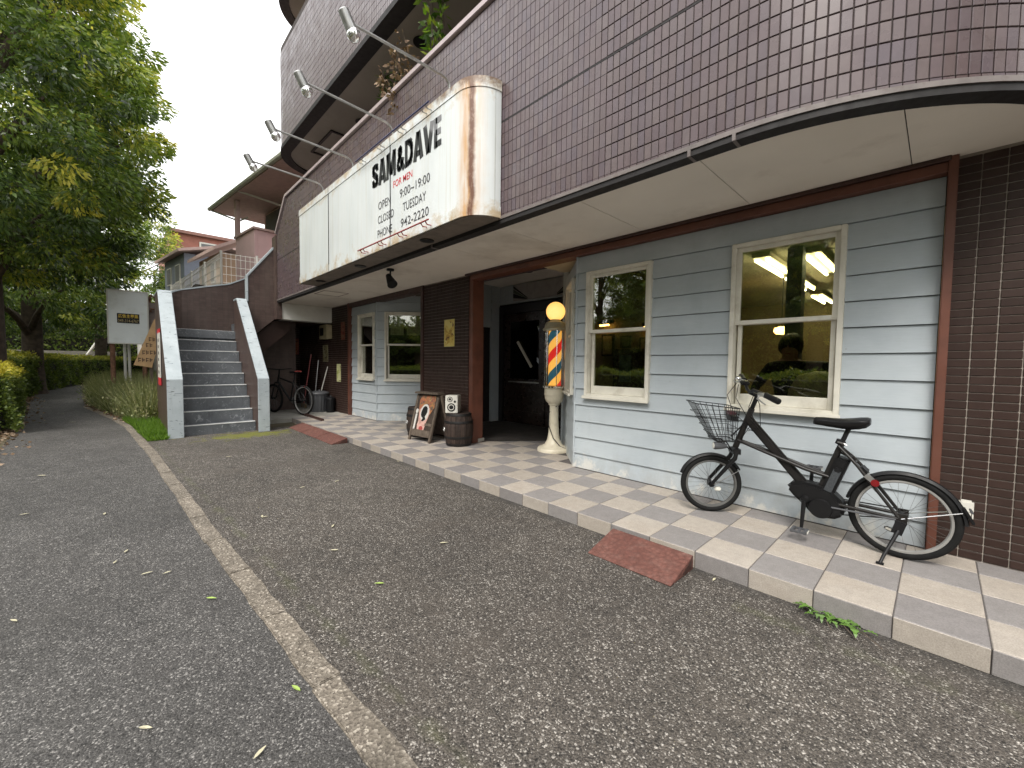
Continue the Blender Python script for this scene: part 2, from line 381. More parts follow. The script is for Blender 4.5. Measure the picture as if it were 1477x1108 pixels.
# ---------------- tiled platform
pl = empty('platform', (-4, .5, 0)); tag(pl, kind='structure')
MB().box(-9.3, 1.5, .010, 1.3, -.15, PT-.005).box(-6.6, -3.03, 1.3, 3.2, -.15, PT-.005).box(-9.0, -6.6, 1.3, 2.6, -.15, PT-.005).build('platform_core', M['floor_grout'], pl)
def tile_me(name, sx, sy, sz, mat, b=.003):
    return MB().box(-sx/2, sx/2, -sy/2, sy/2, -sz/2, sz/2).mesh(name, mat, bevel=b)
tme = {c: tile_me('floor_tile', .2955, .2955, .012, M['floor_'+c]) for c in ('beige', 'grey')}
rme = {c: tile_me('riser_tile', .2955, .010, .105, M['floor_'+c], .002) for c in ('beige', 'grey')}
hme = {c: tile_me('floor_tile', .2955, .2155, .012, M['floor_'+c]) for c in ('beige', 'grey')}
for i in range(-5, 31):
    xc = -.3*i-.15
    place('riser_tile', rme['beige' if i % 2 == 0 else 'grey'], pl, (xc, .005, .0535))
    for k in range(10):
        yc = .3*k+.15; c = 'beige' if (i+k) % 2 == 1 else 'grey'
        if k < 3: place('floor_tile', tme[c], pl, (xc, yc, PT-.006+random.uniform(-.0008, .0008)))
        elif -4.95 < xc < -3.0:
            if k >= 3 and xc < -3.0-.9*max(0, (yc-1.15)) and yc < 2.2: place('floor_tile', tme[c], pl, (xc, yc, PT-.006))
        elif k >= 3 and -7.95 < xc < -6.1 and k < 8:
            if yc < xc+9.2: place('floor_tile', tme[c], pl, (xc, yc, PT-.006))
        elif k == 3 and -9.3 < xc < 1.5: place('floor_tile', hme[c], pl, (xc, .9+.11, PT-.006))
tag(MB().box(-13.2, -9.305, -.55, 1.4, -.1, PT-.012).build('alcove_floor', M['conc']), kind='structure')
# =================================================================== the shop building
B = empty('shop_building', (-5, 1.15, 0))
tag(B, 'brown tiled shop building with pale blue clapboard front and rounded balconies', 'building')
def facet(A, Bp):
    A = Vector((*A, 0)); d = (Vector((*Bp, 0))-A); w_ = d.length; d.normalize(); n = Vector((-d.y, d.x, 0))
    Mx = Matrix(((d.x, n.x, 0, A.x), (d.y, n.y, 0, A.y), (0, 0, 1, 0), (0, 0, 0, 1))); return Mx, w_
M['lapgap'] = simple('dark_lap_gap', (.045, .05, .055), .9)
def siding(A, Bp, ztop, wins, trim_l=False, trim_r=False):
    Mx, W = facet(A, Bp)
    mb = MB(Mx); xs_ = sorted({0, W, *[q for w_ in wins for q in (w_[0], w_[1])]}); zs_ = sorted({PT-.02, ztop, *[q for w_ in wins for q in (w_[2]+.03, w_[3]-.03)]})
    for a, b in zip(xs_, xs_[1:]):
        for c, d in zip(zs_, zs_[1:]):
            if not any(w_[0] <= (a+b)/2 <= w_[1] and w_[2] < (c+d)/2 < w_[3] for w_ in wins):
                mb.box(a, b, .022, .12, c, d)
    back = mb.build('siding_wall', M['lapgap'], B)
    zl = [PT+.002]+[.273+.1805*k for k in range(14) if .273+.1805*k < ztop-.03]
    for a, b in zip(zl, zl[1:]+[ztop]):
        b = min(b, ztop)
        if b-a < .02: continue
        segs = [(.002, W-.002, b)]
        for w_ in wins:
            if w_[3] > (a+b)/2 and w_[2] < b:
                ns_ = []
                for s0, s1, zt in segs:
                    if w_[0] > s0: ns_.append((s0, min(s1, w_[0]), zt))
                    if w_[1] < s1: ns_.append((max(s0, w_[1]), s1, zt))
                    if w_[2] > a+.02: ns_.append((max(s0, w_[0]), min(s1, w_[1]), w_[2]+.015))
                segs = ns_
        for s0, s1, zt in segs:
            if s1-s0 < .01: continue
            m2 = MB(Mx); t = random.uniform(-.0015, .0015); t2 = random.uniform(-.0012, .0012); fr_ = .003-.016*(1-(zt-a)/(b-a))
            m2.add([(s0, -.013+t, a+t2), (s1, -.013+t, a-t2), (s1, .021, a), (s0, .021, a), (s0, fr_, zt-.005), (s1, fr_, zt-.005), (s1, .021, zt-.005), (s0, .021, zt-.005)],
                   [(0,3,2,1),(4,5,6,7),(0,1,5,4),(1,2,6,5),(2,3,7,6),(3,0,4,7)])
            m2.build('board', M['siding'], back, recalc=False)
    for w_ in wins: window(Mx, *w_)
    return Mx
def ring(mb, x0, x1, z0, z1, t, y0, y1, tb=None):
    tb = tb or t
    mb.box(x0, x0+t, y0, y1, z0, z1); mb.box(x1-t, x1, y0, y1, z0, z1)
    mb.box(x0+t, x1-t, y0+.0006, y1, z1-t, z1); mb.box(x0+t, x1-t, y0+.0006, y1, z0, z0+tb)
def window(Mx, x0, x1, z0, z1):
    mb = MB(Mx); ring(mb, x0, x1, z0, z1, .034, -.042, .10, .04)
    wnd = mb.build('window', M['cream'], B, bevel=.004)
    zm = (z0+z1)/2+.03
    a, b = x0+.034, x1-.034
    m1 = MB(Mx); ring(m1, a, b, zm-.012, z1-.034, .034, -.012, .022); m1.build('sash', M['cream'], wnd, bevel=.003)
    m2 = MB(Mx); ring(m2, a+.012, b-.012, z0+.04, zm+.018, .03, .024, .058, .085); m2.build('sash', M['cream'], wnd, bevel=.003)
    MB(Mx).box(a+.03, b-.03, .003, .007, zm+.018, z1-.064).build('pane', M['glass'], wnd, recalc=False)
    MB(Mx).box(a+.04, b-.04, .039, .043, z0+.12, zm-.01).build('pane', M['glass'], wnd, recalc=False)
    MB(Mx).box(x0-.012, x1+.012, -.066, -.0425, z0-.014, z0+.018).build('sill', M['cream'], wnd, bevel=.004)
ZT = 2.44
WA = [(.145, .895, .905, 2.25), (1.60, 2.34, .905, 2.25)]
siding((-3.02, 1.15), (-.215, 1.15), ZT, WA)
siding((-3.92, 2.05), (-3.02, 1.15), ZT, [(.52, 1.13, .905, 2.25)])
siding((-9.08, 1.16), (-7.90, 1.16), ZT, [(.36, 1.10, .905, 2.25)])
siding((-7.90, 1.16), (-6.55, 2.51), 2.60, [(.16, .95, .905, 2.25)])
# corner beads
for p in ((-3.02, 1.145), (-7.90, 1.152)):
    MB().tube([(*p, PT), (*p, ZT)], .012, 8).build('corner_bead', M['siding'], B, smooth=True)
# posts and beams
for x0, x1, y0, y1, m_ in ((-.212, -.168, 1.075, 1.24, 'brown'), (-4.95, -4.84, 1.13, 1.33, 'brown'), (-6.20, -6.12, 1.10, 1.28, 'darkbrown'), (-9.16, -9.09, 1.09, 1.26, 'brown')):
    MB().box(x0, x1, y0, y1, PT-.02, 2.532).build('post', M[m_], B, bevel=.005)
MB().box(-4.84, -.212, 1.085, 1.25, 2.44, 2.500).build('beam', M['brown'], B, bevel=.003)
MB().box(-4.95, -.20, 1.06, 1.30, 2.502, 2.528).build('beam', M['darkbrown'], B, bevel=.003)
MB().box(-9.09, -6.20, 1.10, 1.27, 2.44, 2.525).build('beam', M['darkbrown'], B, bevel=.003)
MB().box(-4.86, -4.835, 1.24, 1.36, PT, PT+.05).build('post_foot', M['conc'], B, bevel=.004)

# ---- tiled walls in 100 x 50 stack bond ---------------------------------
def swept(path, z0, z1, th, mb=None):
    mb = mb or MB(); n = len(path); V = []; 
    for i in range(n):
        a = Vector(path[max(0, i-1)]); b = Vector(path[min(n-1, i+1)]); t = (b-a).normalized(); nn = Vector((t.y, -t.x)); p = Vector(path[i])
        q = p-nn*th
        V += [(p.x, p.y, z0), (p.x, p.y, z1), (q.x, q.y, z1), (q.x, q.y, z0)]
    F = []
    for i in range(n-1):
        for k in range(4): F.append((i*4+k, i*4+(k+1) % 4, (i+1)*4+(k+1) % 4, (i+1)*4+k))
    F += [(0, 1, 2, 3), tuple((n-1)*4+k for k in (3, 2, 1, 0))]
    return mb.add(V, F)
def walk(path, pitch, s0=0):
    """centres, tangents and outward normals every pitch along a polyline"""
    out = []; s = s0+pitch/2; acc = 0
    for a, b in zip(path, path[1:]):
        a = Vector(a); b = Vector(b); l = (b-a).length; t = (b-a).normalized()
        while s <= acc+l:
            out.append((a+t*(s-acc), t, Vector((t.y, -t.x)), s)); s += pitch
        acc += l
    return out
def tiles(parent, path, px_, pz, zs_, mat, limit=300, top=None, s0=0, joint=.005, proud=.007, zfirst=None, bev=.0025, visible=True):
    """tile boxes on a wall line; the `limit` that show largest become objects, the rest one joined part"""
    allt = []
    for p, t, n, s in walk(path, px_, s0):
        for z0, z1 in zs_:
            if top and z1 > top(p.x): continue
            c = Vector((p.x, p.y, (z0+z1)/2)); u, v, d = pix(c)
            vis = visible and -20 < u < 1497 and -20 < v < 1128 and d > .05 and n.dot(Vector((CAM[0]-p.x, CAM[1]-p.y))) > 0
            allt.append((-1/d**2 if vis else 0, len(allt), c, t, n, z0, z1))
    allt.sort(key=lambda q: q[:2]); meshes = {}; mb = MB()
    for i, (sc, _, c, t, n, z0, z1) in enumerate(allt):
        h = z1-z0-joint; w_ = px_-joint
        pr = proud+random.uniform(-.0009, .0009)
        if sc < 0 and i < limit:
            key = round(h, 4)
            if key not in meshes: meshes[key] = MB().box(-w_/2, w_/2, -proud, .002, -h/2, h/2).mesh('tile', mat, bevel=bev)
            o = place('tile', meshes[key], parent, (c.x-n.x*0, c.y, c.z)); a = math.atan2(t.y, t.x)
            o.rotation_euler = (random.uniform(-.006, .006), 0, a+random.uniform(-.007, .007))
        else:
            T = Vector((t.x, t.y, 0))*(w_/2); N = Vector((n.x, n.y, 0)); H = Vector((0, 0, h/2)); j = random.uniform(-.0002, .0002)
            b0 = c-N*.002; f0 = c+N*pr
            mb.add([b0-T-H, b0+T-H, b0+T+H, b0-T+H, f0-T-H, f0+T-H+N*j, f0+T+H+N*j, f0-T+H],
                   [(4, 5, 6, 7), (0, 1, 5, 4), (1, 2, 6, 5), (2, 3, 7, 6), (3, 0, 4, 7)])
    if mb.v: tag(mb.build('tile_field', mat, parent, recalc=False), kind='stuff')
rows50 = [(PT+.002+.05*k, PT+.002+.05*(k+1)) for k in range(48)]
def low_wall(path, limit, th=.12, z1=2.529, s0=0):
    o = swept([(p[0], p[1]) for p in path], PT-.02, z1, th).build('tiled_wall', M['low_grout'], B)
    tiles(o, path, .1, .05, rows50, M['low_tile'], limit, s0=s0); return o
low_wall([(-.168, 1.125), (1.6, 1.125)], 296, s0=-.006)
low_wall([(-6.12, 1.125), (-4.952, 1.125)], 0)
low_wall([(-12.6, 1.125), (-9.162, 1.125)], 0)
low_wall([(-12.5, -.55), (-12.5, 1.12)], 0)

# ---- entrance recess -----------------------------------------------------
ZR = 2.80
siding((-6.38, 3.06), (-3.9, 3.06), ZR, [(.08, 2.0, PT-.1, 2.40)]) if False else None
def plain_siding(A, Bp, z0, ztop):
    Mx, W = facet(A, Bp); o = MB(Mx).box(0, W, .022, .10, z0, ztop).build('siding_wall', M['siding'], B)
    z = z0
    while z < ztop-.03:
        b = min(z+.1805, ztop); m2 = MB(Mx)
        m2.add([(0, -.012, z), (W, -.012, z), (W, .021, z), (0, .021, z), (0, .005, b), (W, .005, b), (W, .021, b), (0, .021, b)], [(0,3,2,1),(4,5,6,7),(0,1,5,4),(1,2,6,5),(2,3,7,6),(3,0,4,7)])
        m2.build('board', M['siding'], o, recalc=False); z = b
plain_siding((-6.42, 3.07), (-3.9, 3.07), 2.44, ZR)
plain_siding((-6.40, 2.50), (-6.40, 2.82), 1.98, ZR)   # over the dark side opening
plain_siding((-6.40, 2.84), (-6.40, 3.06), PT, ZR)
plain_siding((-4.35, 3.07), (-3.93, 2.06), PT, ZR) if False else None
MB().box(-3.96, -3.86, 2.06, 3.1, PT, ZR).build('recess_wall', M['siding'], B)
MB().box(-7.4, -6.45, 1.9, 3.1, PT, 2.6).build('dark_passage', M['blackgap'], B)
MB().box(-6.5, -3.3, 1.31, 3.2, ZR, ZR+.05).build('recess_ceiling', M['soffit'], B)
MB().box(-6.5, -3.0, 1.255, 1.305, 2.530, ZR).build('recess_downstand', M['soffit'], B)
MB().box(-6.12, -4.95, 1.26, 1.30, PT, ZR).build('recess_wall', M['siding'], B)
M['doorwood'] = simple('dark_varnished_wood', (.022, .012, .009), .3, var=.4, nsc=5)
M['doorframe'] = simple('black_door_frame', (.008, .007, .007), .4, var=.2)
M['dglass'] = glass('dark_door_glass', (.25, .25, .24), 1.3)
fr = MB(); fr.box(-6.38, -6.26, 3.02, 3.12, PT, 2.40).box(-4.04, -3.98, 3.02, 3.12, PT, 2.40).box(-6.26, -4.04, 3.0206, 3.12, 2.24, 2.40)
dfr = fr.build('door_frame', M['doorframe'], B, bevel=.005)
for x0, x1 in ((-6.25, -5.16), (-5.14, -4.05)):
    d = MB(); d.box(x0, x0+.16, 3.05, 3.09, PT+.01, 2.235); d.box(x1-.16, x1, 3.05, 3.09, PT+.01, 2.235)
    for a, b in ((PT+.01, .36), (.86, .98), (2.08, 2.235)): d.box(x0+.16, x1-.16, 3.051, 3.09, a, b)
    dr = d.build('door', M['doorwood'], B, bevel=.006)
    MB().box(x0+.16, x1-.16, 3.06, 3.08, .36, .86).build('panel', M['doorwood'], dr, bevel=.004)
    MB().box(x0+.16, x1-.16, 3.066, 3.071, .98, 2.08).build('pane', M['dglass'], dr, recalc=False)
    MB().box(x0+.14, x1-.14, 3.035, 3.0495, .905, .93).build('push_bar', M['steel'], dr)
    s = 1 if x0 < -5.5 else -1
    MB().obox(((x0+x1)/2+.04*s, 3.03, 1.45), (.055, .03, .62), (0, -R(38)*s, 0)).build('handle', M['whitewall'], dr, bevel=.008)
MB().box(-6.9, -3.0, 3.14, 3.2, PT, ZR).build('inner_wall', M['blackgap'], B)
# fan-shaped panel over the door
tp = MB().box(-5.98, -4.48, 3.015, 3.05, 2.47, 2.775).build('transom_panel', simple('grey_panel', (.30, .28, .27), .6), B, bevel=.004)
for s in (-1, 1):
    for (za, zb, zc) in ((2.765, 2.72, 2.50), (2.62, 2.53, 2.48)):
        MB().prism([(-5.23+s*.74, za), (-5.23+s*.74, zb), (-5.23+s*.36, zc-.004), (-5.23+s*.36, zc+.008)], 'y', 3.009, 3.0145).build('fan_blade', M['black'], tp)
    MB().prism([(-5.23+s*.74, 2.70), (-5.23+s*.74, 2.63), (-5.23+s*.36, 2.49)], 'y', 3.0105, 3.0148).build('fan_blade', simple('dull_green_paint', (.07, .09, .06), .6), tp)
# recess downlights
for x, y in ((-5.3, 1.9), (-5.0, 2.4)):
    MB().lathe([(.07, 0), (.085, -.006), (.085, -.012), (.05, -.012)], 20, (x, y, ZR)).build('downlight', M['blackgap'], B)

# ---- soffit over the pavement, in boards ---------------------------------
ARC = arc((-1.07, 1.47), 1.5, -90, 0, 30)                  # rounded end of the first balcony
def arc_y(x):
    if x <= -1.07: return -.03
    return 1.47-math.sqrt(max(0, 1.5**2-(x+1.07)**2))
seams = [-10.2+.0] + [-.372-.915*k for k in range(10, -1, -1)] + [.40]
sof = MB().prism([(-10.2, .06), (-1.07, .06)]+[(x, y) for x, y in arc((-1.07, 1.47), 1.41, -90, 0, 24)][1:]+[(.34, 2.2), (-3.0, 2.2), (-3.0, 1.30), (-10.2, 1.30)], 'z', 2.540, 2.60).build('soffit', M['blackgap'], B)
for a, b in zip(seams, seams[1:]):
    a += .0025; b -= .0025; n = 6 if b > -1.07 else 1
    pts = [(a+(b-a)*i/n) for i in range(n+1)]
    yf = lambda x: max(.062, arc_y(x)+.09) if x < .33 else 1.4
    poly = [(x, yf(x)) for x in pts]+[(b, 1.32), (a, 1.32)]
    MB().prism(poly, 'z', 2.529, 2.5385).build('soffit_board', M['soffit'], sof)
hat = MB()
for x0, x1, y0, y1 in ((-8.38, -7.86, .15, .165), (-8.38, -7.86, .585, .60), (-8.38, -8.365, .165, .585), (-7.875, -7.86, .165, .585)): hat.box(x0, x1, y0, y1, 2.5255, 2.5295)
hat.build('hatch_frame', M['brown'], sof)
# lip and dark gutter under the balcony edge
lp = [(-10.08, -.042), (-1.07, -.042)]+arc((-1.07, 1.47), 1.512, -90, 0, 30)[1:]
swept(lp, 2.548, 2.574, .03).build('drip_edge', M['lip'], B)
lp2 = [(-10.08, -.034), (-1.07, -.034)]+arc((-1.07, 1.47), 1.504, -90, 0, 30)[1:]
swept(lp2, 2.512, 2.547, .095).build('gutter', M['blackgap'], B)
for x in (-1.05, -1.30, -4.1):
    MB().box(x-.006, x+.012, -.045, .05, 2.509, 2.55).build('gutter_clip', M['lip'], B)

# ---- balconies -------------------------------------------------------------
def ptop(x): return 4.52 if x > -9.35 else 3.93+(x+10.08)/.73*.59
pp = [(-10.08, -.023), (-1.07, -.023)]+arc((-1.07, 1.47), 1.493, -90, 0, 30)[1:]
par = MB(); par.prism([(-10.08, 2.548), (-1.07, 2.548), (-1.07, 4.52), (-9.35, 4.52), (-10.08, 3.93)], 'y', -.023, .13)
swept(pp[1:], 2.548, 4.52, .15, par)
par = par.build('balcony_wall', M['par_grout'], B)
rows100 = [(2.575, 2.592)] + [(2.592+.1*k, 2.692+.1*k) for k in range(8)] + [(3.405+.1*k, 3.505+.1*k) for k in range(11)]
tiles(par, pp, .05, .1, rows100[1:], M['par_tile'], 300, top=ptop, s0=.03)
tiles(par, pp, .05, .1, [(2.573, 2.594)], M['par_tile'], 0, s0=.03)
MB().box(-10.07, -1.07, -.0305, -.02, 3.391, 3.404).build('movement_joint', M['blackgap'], par)
swept(arc((-1.07, 1.47), 1.5005, -90, 0, 30), 3.391, 3.404, .01).build('movement_joint', M['blackgap'], par)
M['cap'] = simple('pinkish_metal_cap', (.40, .33, .33), .4, metal=.2, var=.1)
MB().prism([(-9.37, 4.522), (-1.07, 4.522), (-1.07, 4.58), (-9.40, 4.58), (-10.12, 3.99), (-10.085, 3.945)], 'y', -.06, .16).build('coping', M['cap'], B, bevel=.006)
swept(arc((-1.07, 1.47), 1.53, -90, 0, 24), 4.522, 4.58, .22).build('coping', M['cap'], B)
# upper balconies with the rounded left end
LARC = arc((-9.5, .97), 1.0, 180, 270, 18)
def upper(zb, zt, detail):
    path = [(-10.5, 2.2)]+LARC+[(-1.07, -.03)]+arc((-1.07, 1.47), 1.5, -90, 0, 16)[1:]
    o = swept(path, zb+.02, zt, .15).build('balcony_wall', M['par_grout'], B)
    if detail:
        tp_ = [(-10.5, 1.4)]+LARC+[(-3.6, -.03)]
        tiles(o, tp_, .05, .1, [(zb+.05+.1*k, zb+.15+.1*k) for k in range(int((zt-zb-.06)/.1))], M['par_tile2'], 0, joint=.007)
    else:
        o.data.materials[0] = M['par_tile2']
    op = [(p[0], p[1]) for p in [(-10.52, 2.2)]+arc((-9.5, .97), 1.02, 180, 270, 18)+[(-1.07, -.05)]+arc((-1.07, 1.47), 1.52, -90, 0, 16)[1:]]
    swept(op, zb-.03, zb+.045, .19).build('edge_band', M['blackgap'], B)
    inner = [(-10.34, 2.2)]+arc((-9.5, .97), .84, 180, 270, 14)+[(-1.07, .13)]+arc((-1.07, 1.47), 1.34, -90, 0, 14)[1:]+[(.27, 2.2)]
    MB().prism(inner, 'z', zb, zb+.12).build('balcony_soffit', M['soffit2'], B)
    return o
M['soffit2'] = simple('grey_soffit_paint', (.34, .31, .27), .8, var=.1, nsc=1.5, dirt=((.22, .2, .17), 1, .5))
upper(5.56, 7.52, True); upper(8.6, 10.5, False)
for x, y in ((-5.2, .5), (-7.55, .72), (-3.2, .5)):
    MB().lathe([(.09, 0), (.11, -.01), (.11, -.02), (.06, -.02)], 20, (x, y, 5.56)).build('downlight', M['black'], B)
h2 = MB()
for x0, x1, y0, y1 in ((-9.3, -8.2, .42, .46), (-9.3, -9.26, .46, 1.4), (-8.24, -8.2, .46, 1.4)): h2.box(x0, x1, y0, y1, 5.53, 5.555)
h2.build('hatch_frame', M['black'], B)
# body behind the balconies
for z0, z1 in ((2.62, 5.6), (5.70, 8.6), (8.74, 11.5)):
    MB().box(-10.2, .3, 1.75, 1.9, z0, z1).build('upper_wall', M['par_tile'], B)
MB().box(-10.2, -1.1, .14, 1.75, 2.61, 2.68).build('balcony_floor', M['conc'], B)
MB().box(-10.45, -10.12, .06, 1.30, 2.17, 2.526).build('white_beam', M['whitewall'], B, bevel=.008)
MB().box(-13.0, -10.46, -.4, 1.4, 2.19, 2.30).build('alcove_ceiling', M['darkbrown'], B)

# ---- rooms behind the windows ---------------------------------------------
M['roomwall'] = simple('ochre_wall', (.28, .215, .12), .8, var=.1, nsc=2)
M['roomceil'] = simple('cream_ceiling', (.50, .44, .32), .9, var=.05)
M['roomfloor'] = simple('dark_floor', (.05, .035, .025), .35, var=.3)
rm = MB(); rm.box(-3.85, 1.5, 7.4, 7.5, PT, 2.6); rm.box(1.5, 1.6, 1.26, 7.5, PT, 2.6); rm.box(-3.95, -3.85, 3.1, 7.5, PT, 2.6)
rm.build('room_wall', M['roomwall'], B)
MB().box(-3.95, 1.6, 1.275, 7.5, 2.56, 2.62).build('room_ceiling', M['roomceil'], B)
MB().box(-3.0, 1.6, 1.275, 7.5, PT-.03, PT+.02).build('room_floor', M['roomfloor'], B)
rl = MB(); rl.box(-9.1, -6.6, 3.3, 3.35, PT, 2.6).box(-9.2, -9.1, 1.3, 3.35, PT, 2.6).box(-9.1, -6.5, 1.7, 3.3, 2.56, 2.6)
rl.build('room_wall', simple('dim_wall', (.10, .085, .06), .8), B)
# stone-patterned pale panels inside the angled bay window
Mb, Wb = facet((-7.90, 1.16), (-6.55, 2.51))
M['shade'] = simple('pale_stone_panel', (.55, .52, .46), .8, var=.15, nsc=9, isl=.25)  # 'shade' holds the pale panel material
for a, b in ((.235, .505), (.56, .87)):
    sh_ = MB(Mb)
    for r in range(3):
        n = 3; off = (r % 2)*.05
        for c in range(n):
            x0 = a+(b-a)*c/n+.003+off*(0 if c == 0 else 1)*.4; x1 = a+(b-a)*(c+1)/n-.003+off*(0 if c == n-1 else 1)*.4
            sh_.box(x0, x1, .10, .115, 2.18-.125*(r+1)+.003, 2.18-.125*r)
    sh_.build('window_panel', M['shade'], B)
# =================================================================== lettering helper
def text_mesh(body, x0, x1, z0, z1, y, mat, name, parent, bold=0, thick=.0012, shear=0, face='-y', flip=False):
    cu = bpy.data.curves.new('txt', 'FONT'); cu.body = body; cu.offset = bold; cu.extrude = 0; cu.shear = shear; cu.resolution_u = 3; cu.space_character = 1+1.2*bold
    ob = bpy.data.objects.new('txt', cu); me = bpy.data.meshes.new_from_object(ob)
    bpy.data.objects.remove(ob); bpy.data.curves.remove(cu)
    n = len(me.vertices); P = np.zeros(n*3); me.vertices.foreach_get('co', P); P = P.reshape(-1, 3)
    lo, hi = P.min(0), P.max(0); sx = (x1-x0)/(hi[0]-lo[0]); sz = (z1-z0)/(hi[1]-lo[1])
    a = x0+(P[:, 0]-lo[0])*sx; b = z0+(P[:, 1]-lo[1])*sz
    Q = np.stack([a, np.full(n, y), b], 1) if face == '-y' else np.stack([np.full(n, y), a, b], 1)
    Q -= np.array(wloc(parent))
    me.vertices.foreach_set('co', Q.ravel()); me.update(); me.materials.clear(); me.materials.append(mat); me.name = name
    o = bpy.data.objects.new(name, me); o.parent = parent; col.objects.link(o); return o
# =================================================================== sign box
S = empty('sign_box', (-5.3, -.03, 2.56))
tag(S, 'long white sign box with rounded rusty end above the shop front', 'sign')
def sign_mat(band):
    m = NM('white_sign_enamel'+('_band' if band else '')); co = m.co('pos'); x, y, z = m.xyz(co)[:3]
    c = m.ramp(m.noise(m.co('pos', (1, 1, .3)), 3, 6, .6), [(.3, (.60, .64, .64)), (.7, (.72, .75, .75))])
    vs_ = m.noise(m.co('pos', (14, 14, .35)), 2.2, 5, .6)                       # dirty run-off
    c = m.mix(m.ramp(vs_, [(.52, 0), (.75, .38)]), c, (.50, .46, .34))
    edge = m.math('MAXIMUM', m.ramp(z, [(0, 0), (1, 0)]), m.math('MULTIPLY', m.math('ABSOLUTE', m.math('SUBTRACT', z, 3.15)), 1.7))
    tr = m.ramp(m.math('MULTIPLY', edge, m.noise(co, 6, 6, .7)), [(.40, 0), (.60, .8)])
    c = m.mix(tr, c, (.44, .31, .15))
    wob = m.math('MULTIPLY', m.math('SUBTRACT', m.noise(m.co('pos', (1, 1, 1.4)), 5, 4), .5), .05)
    d = m.math('ADD', m.math('ADD', x, wob), 3.115)
    halo = m.ramp(m.math('MULTIPLY', m.math('ABSOLUTE', m.math('ADD', d, .03)), 7), [(.05, .95), (.95, 0)])
    hn = m.ramp(m.noise(m.co('pos', (10, 10, 1)), 3, 5, .65), [(.3, .35), (.6, 1)])
    c = m.mix(m.math('MULTIPLY', halo, hn), c, (.50, .25, .06))
    core = m.ramp(m.math('MULTIPLY', m.math('ABSOLUTE', d), 22), [(.25, 1), (.75, 0)])
    c = m.mix(m.math('MULTIPLY', core, m.ramp(m.noise(m.co('pos', (6, 6, 2.5)), 6, 5, .7), [(.3, .55), (.5, 1)])), c, (.12, .042, .014))
    near = m.math('MINIMUM', m.math('MAXIMUM', m.math('MULTIPLY', m.math('ADD', x, 5.0), .62), 0), 1)
    hi = m.math('MULTIPLY', m.math('MULTIPLY', m.math('SUBTRACT', z, 3.5), 4.5), near)
    c = m.mix(m.ramp(m.math('MULTIPLY', hi, m.noise(co, 9, 6, .75)), [(.34, 0), (.55, .9)]), c, (.13, .065, .028))
    m.set(c, .38, spec=.5); return m.m
M['sign'] = sign_mat(False)
def sign_path(o): return [(-7.66-o, -.04), (-7.66-o, -.30-o), (-7.64-o, -.31-o)]+[(x_, y_) for x_, y_ in arc((-3.255, -.04), .27+o, -90, 0, 16)]
MB().prism(sign_path(0), 'z', 2.565, 3.735).build('sign_body', M['sign'], S, smooth=True)
swept(sign_path(.006), 3.652, 3.742, .02).build('top_band', M['sign'], S, smooth=True)
swept(sign_path(.006), 2.556, 2.652, .02).build('bottom_band', M['sign'], S, smooth=True)
MB().prism([(a+.02 if i < 2 else a, b) for i, (a, b) in enumerate(sign_path(-.012))], 'z', 2.545, 2.562).build('underside', simple('brown_grey_metal', (.17, .14, .115), .6, var=.2), S)
for x_, y_ in ((-4.0, -.16), (-5.64, -.16), (-7.1, -.17)):
    MB().lathe([(.055, 0), (.075, -.004), (.075, -.009), (.04, -.009)], 18, (x_, y_, 2.545)).build('downlight', M['black'], S)
for x_ in (-4.51, -6.35): MB().box(x_-.004, x_+.004, -.3175, -.309, 2.56, 3.738).build('panel_seam', M['black'], S)
swept(arc((-3.255, -.04), .2715, -13.6, -12.8, 2), 2.66, 3.65, .004).build('panel_seam', simple('faint_seam', (.36, .37, .36), .6), S)
def sheen_mat():
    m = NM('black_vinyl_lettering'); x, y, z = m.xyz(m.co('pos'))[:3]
    d = m.math('ADD', x, m.math('MULTIPLY', z, 1.25))                    # sky sheen painted as grey over the end of the name
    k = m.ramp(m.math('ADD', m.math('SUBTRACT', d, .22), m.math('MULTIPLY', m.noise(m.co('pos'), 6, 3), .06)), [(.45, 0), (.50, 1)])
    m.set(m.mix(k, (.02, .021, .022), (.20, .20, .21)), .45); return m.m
FY = -.3125
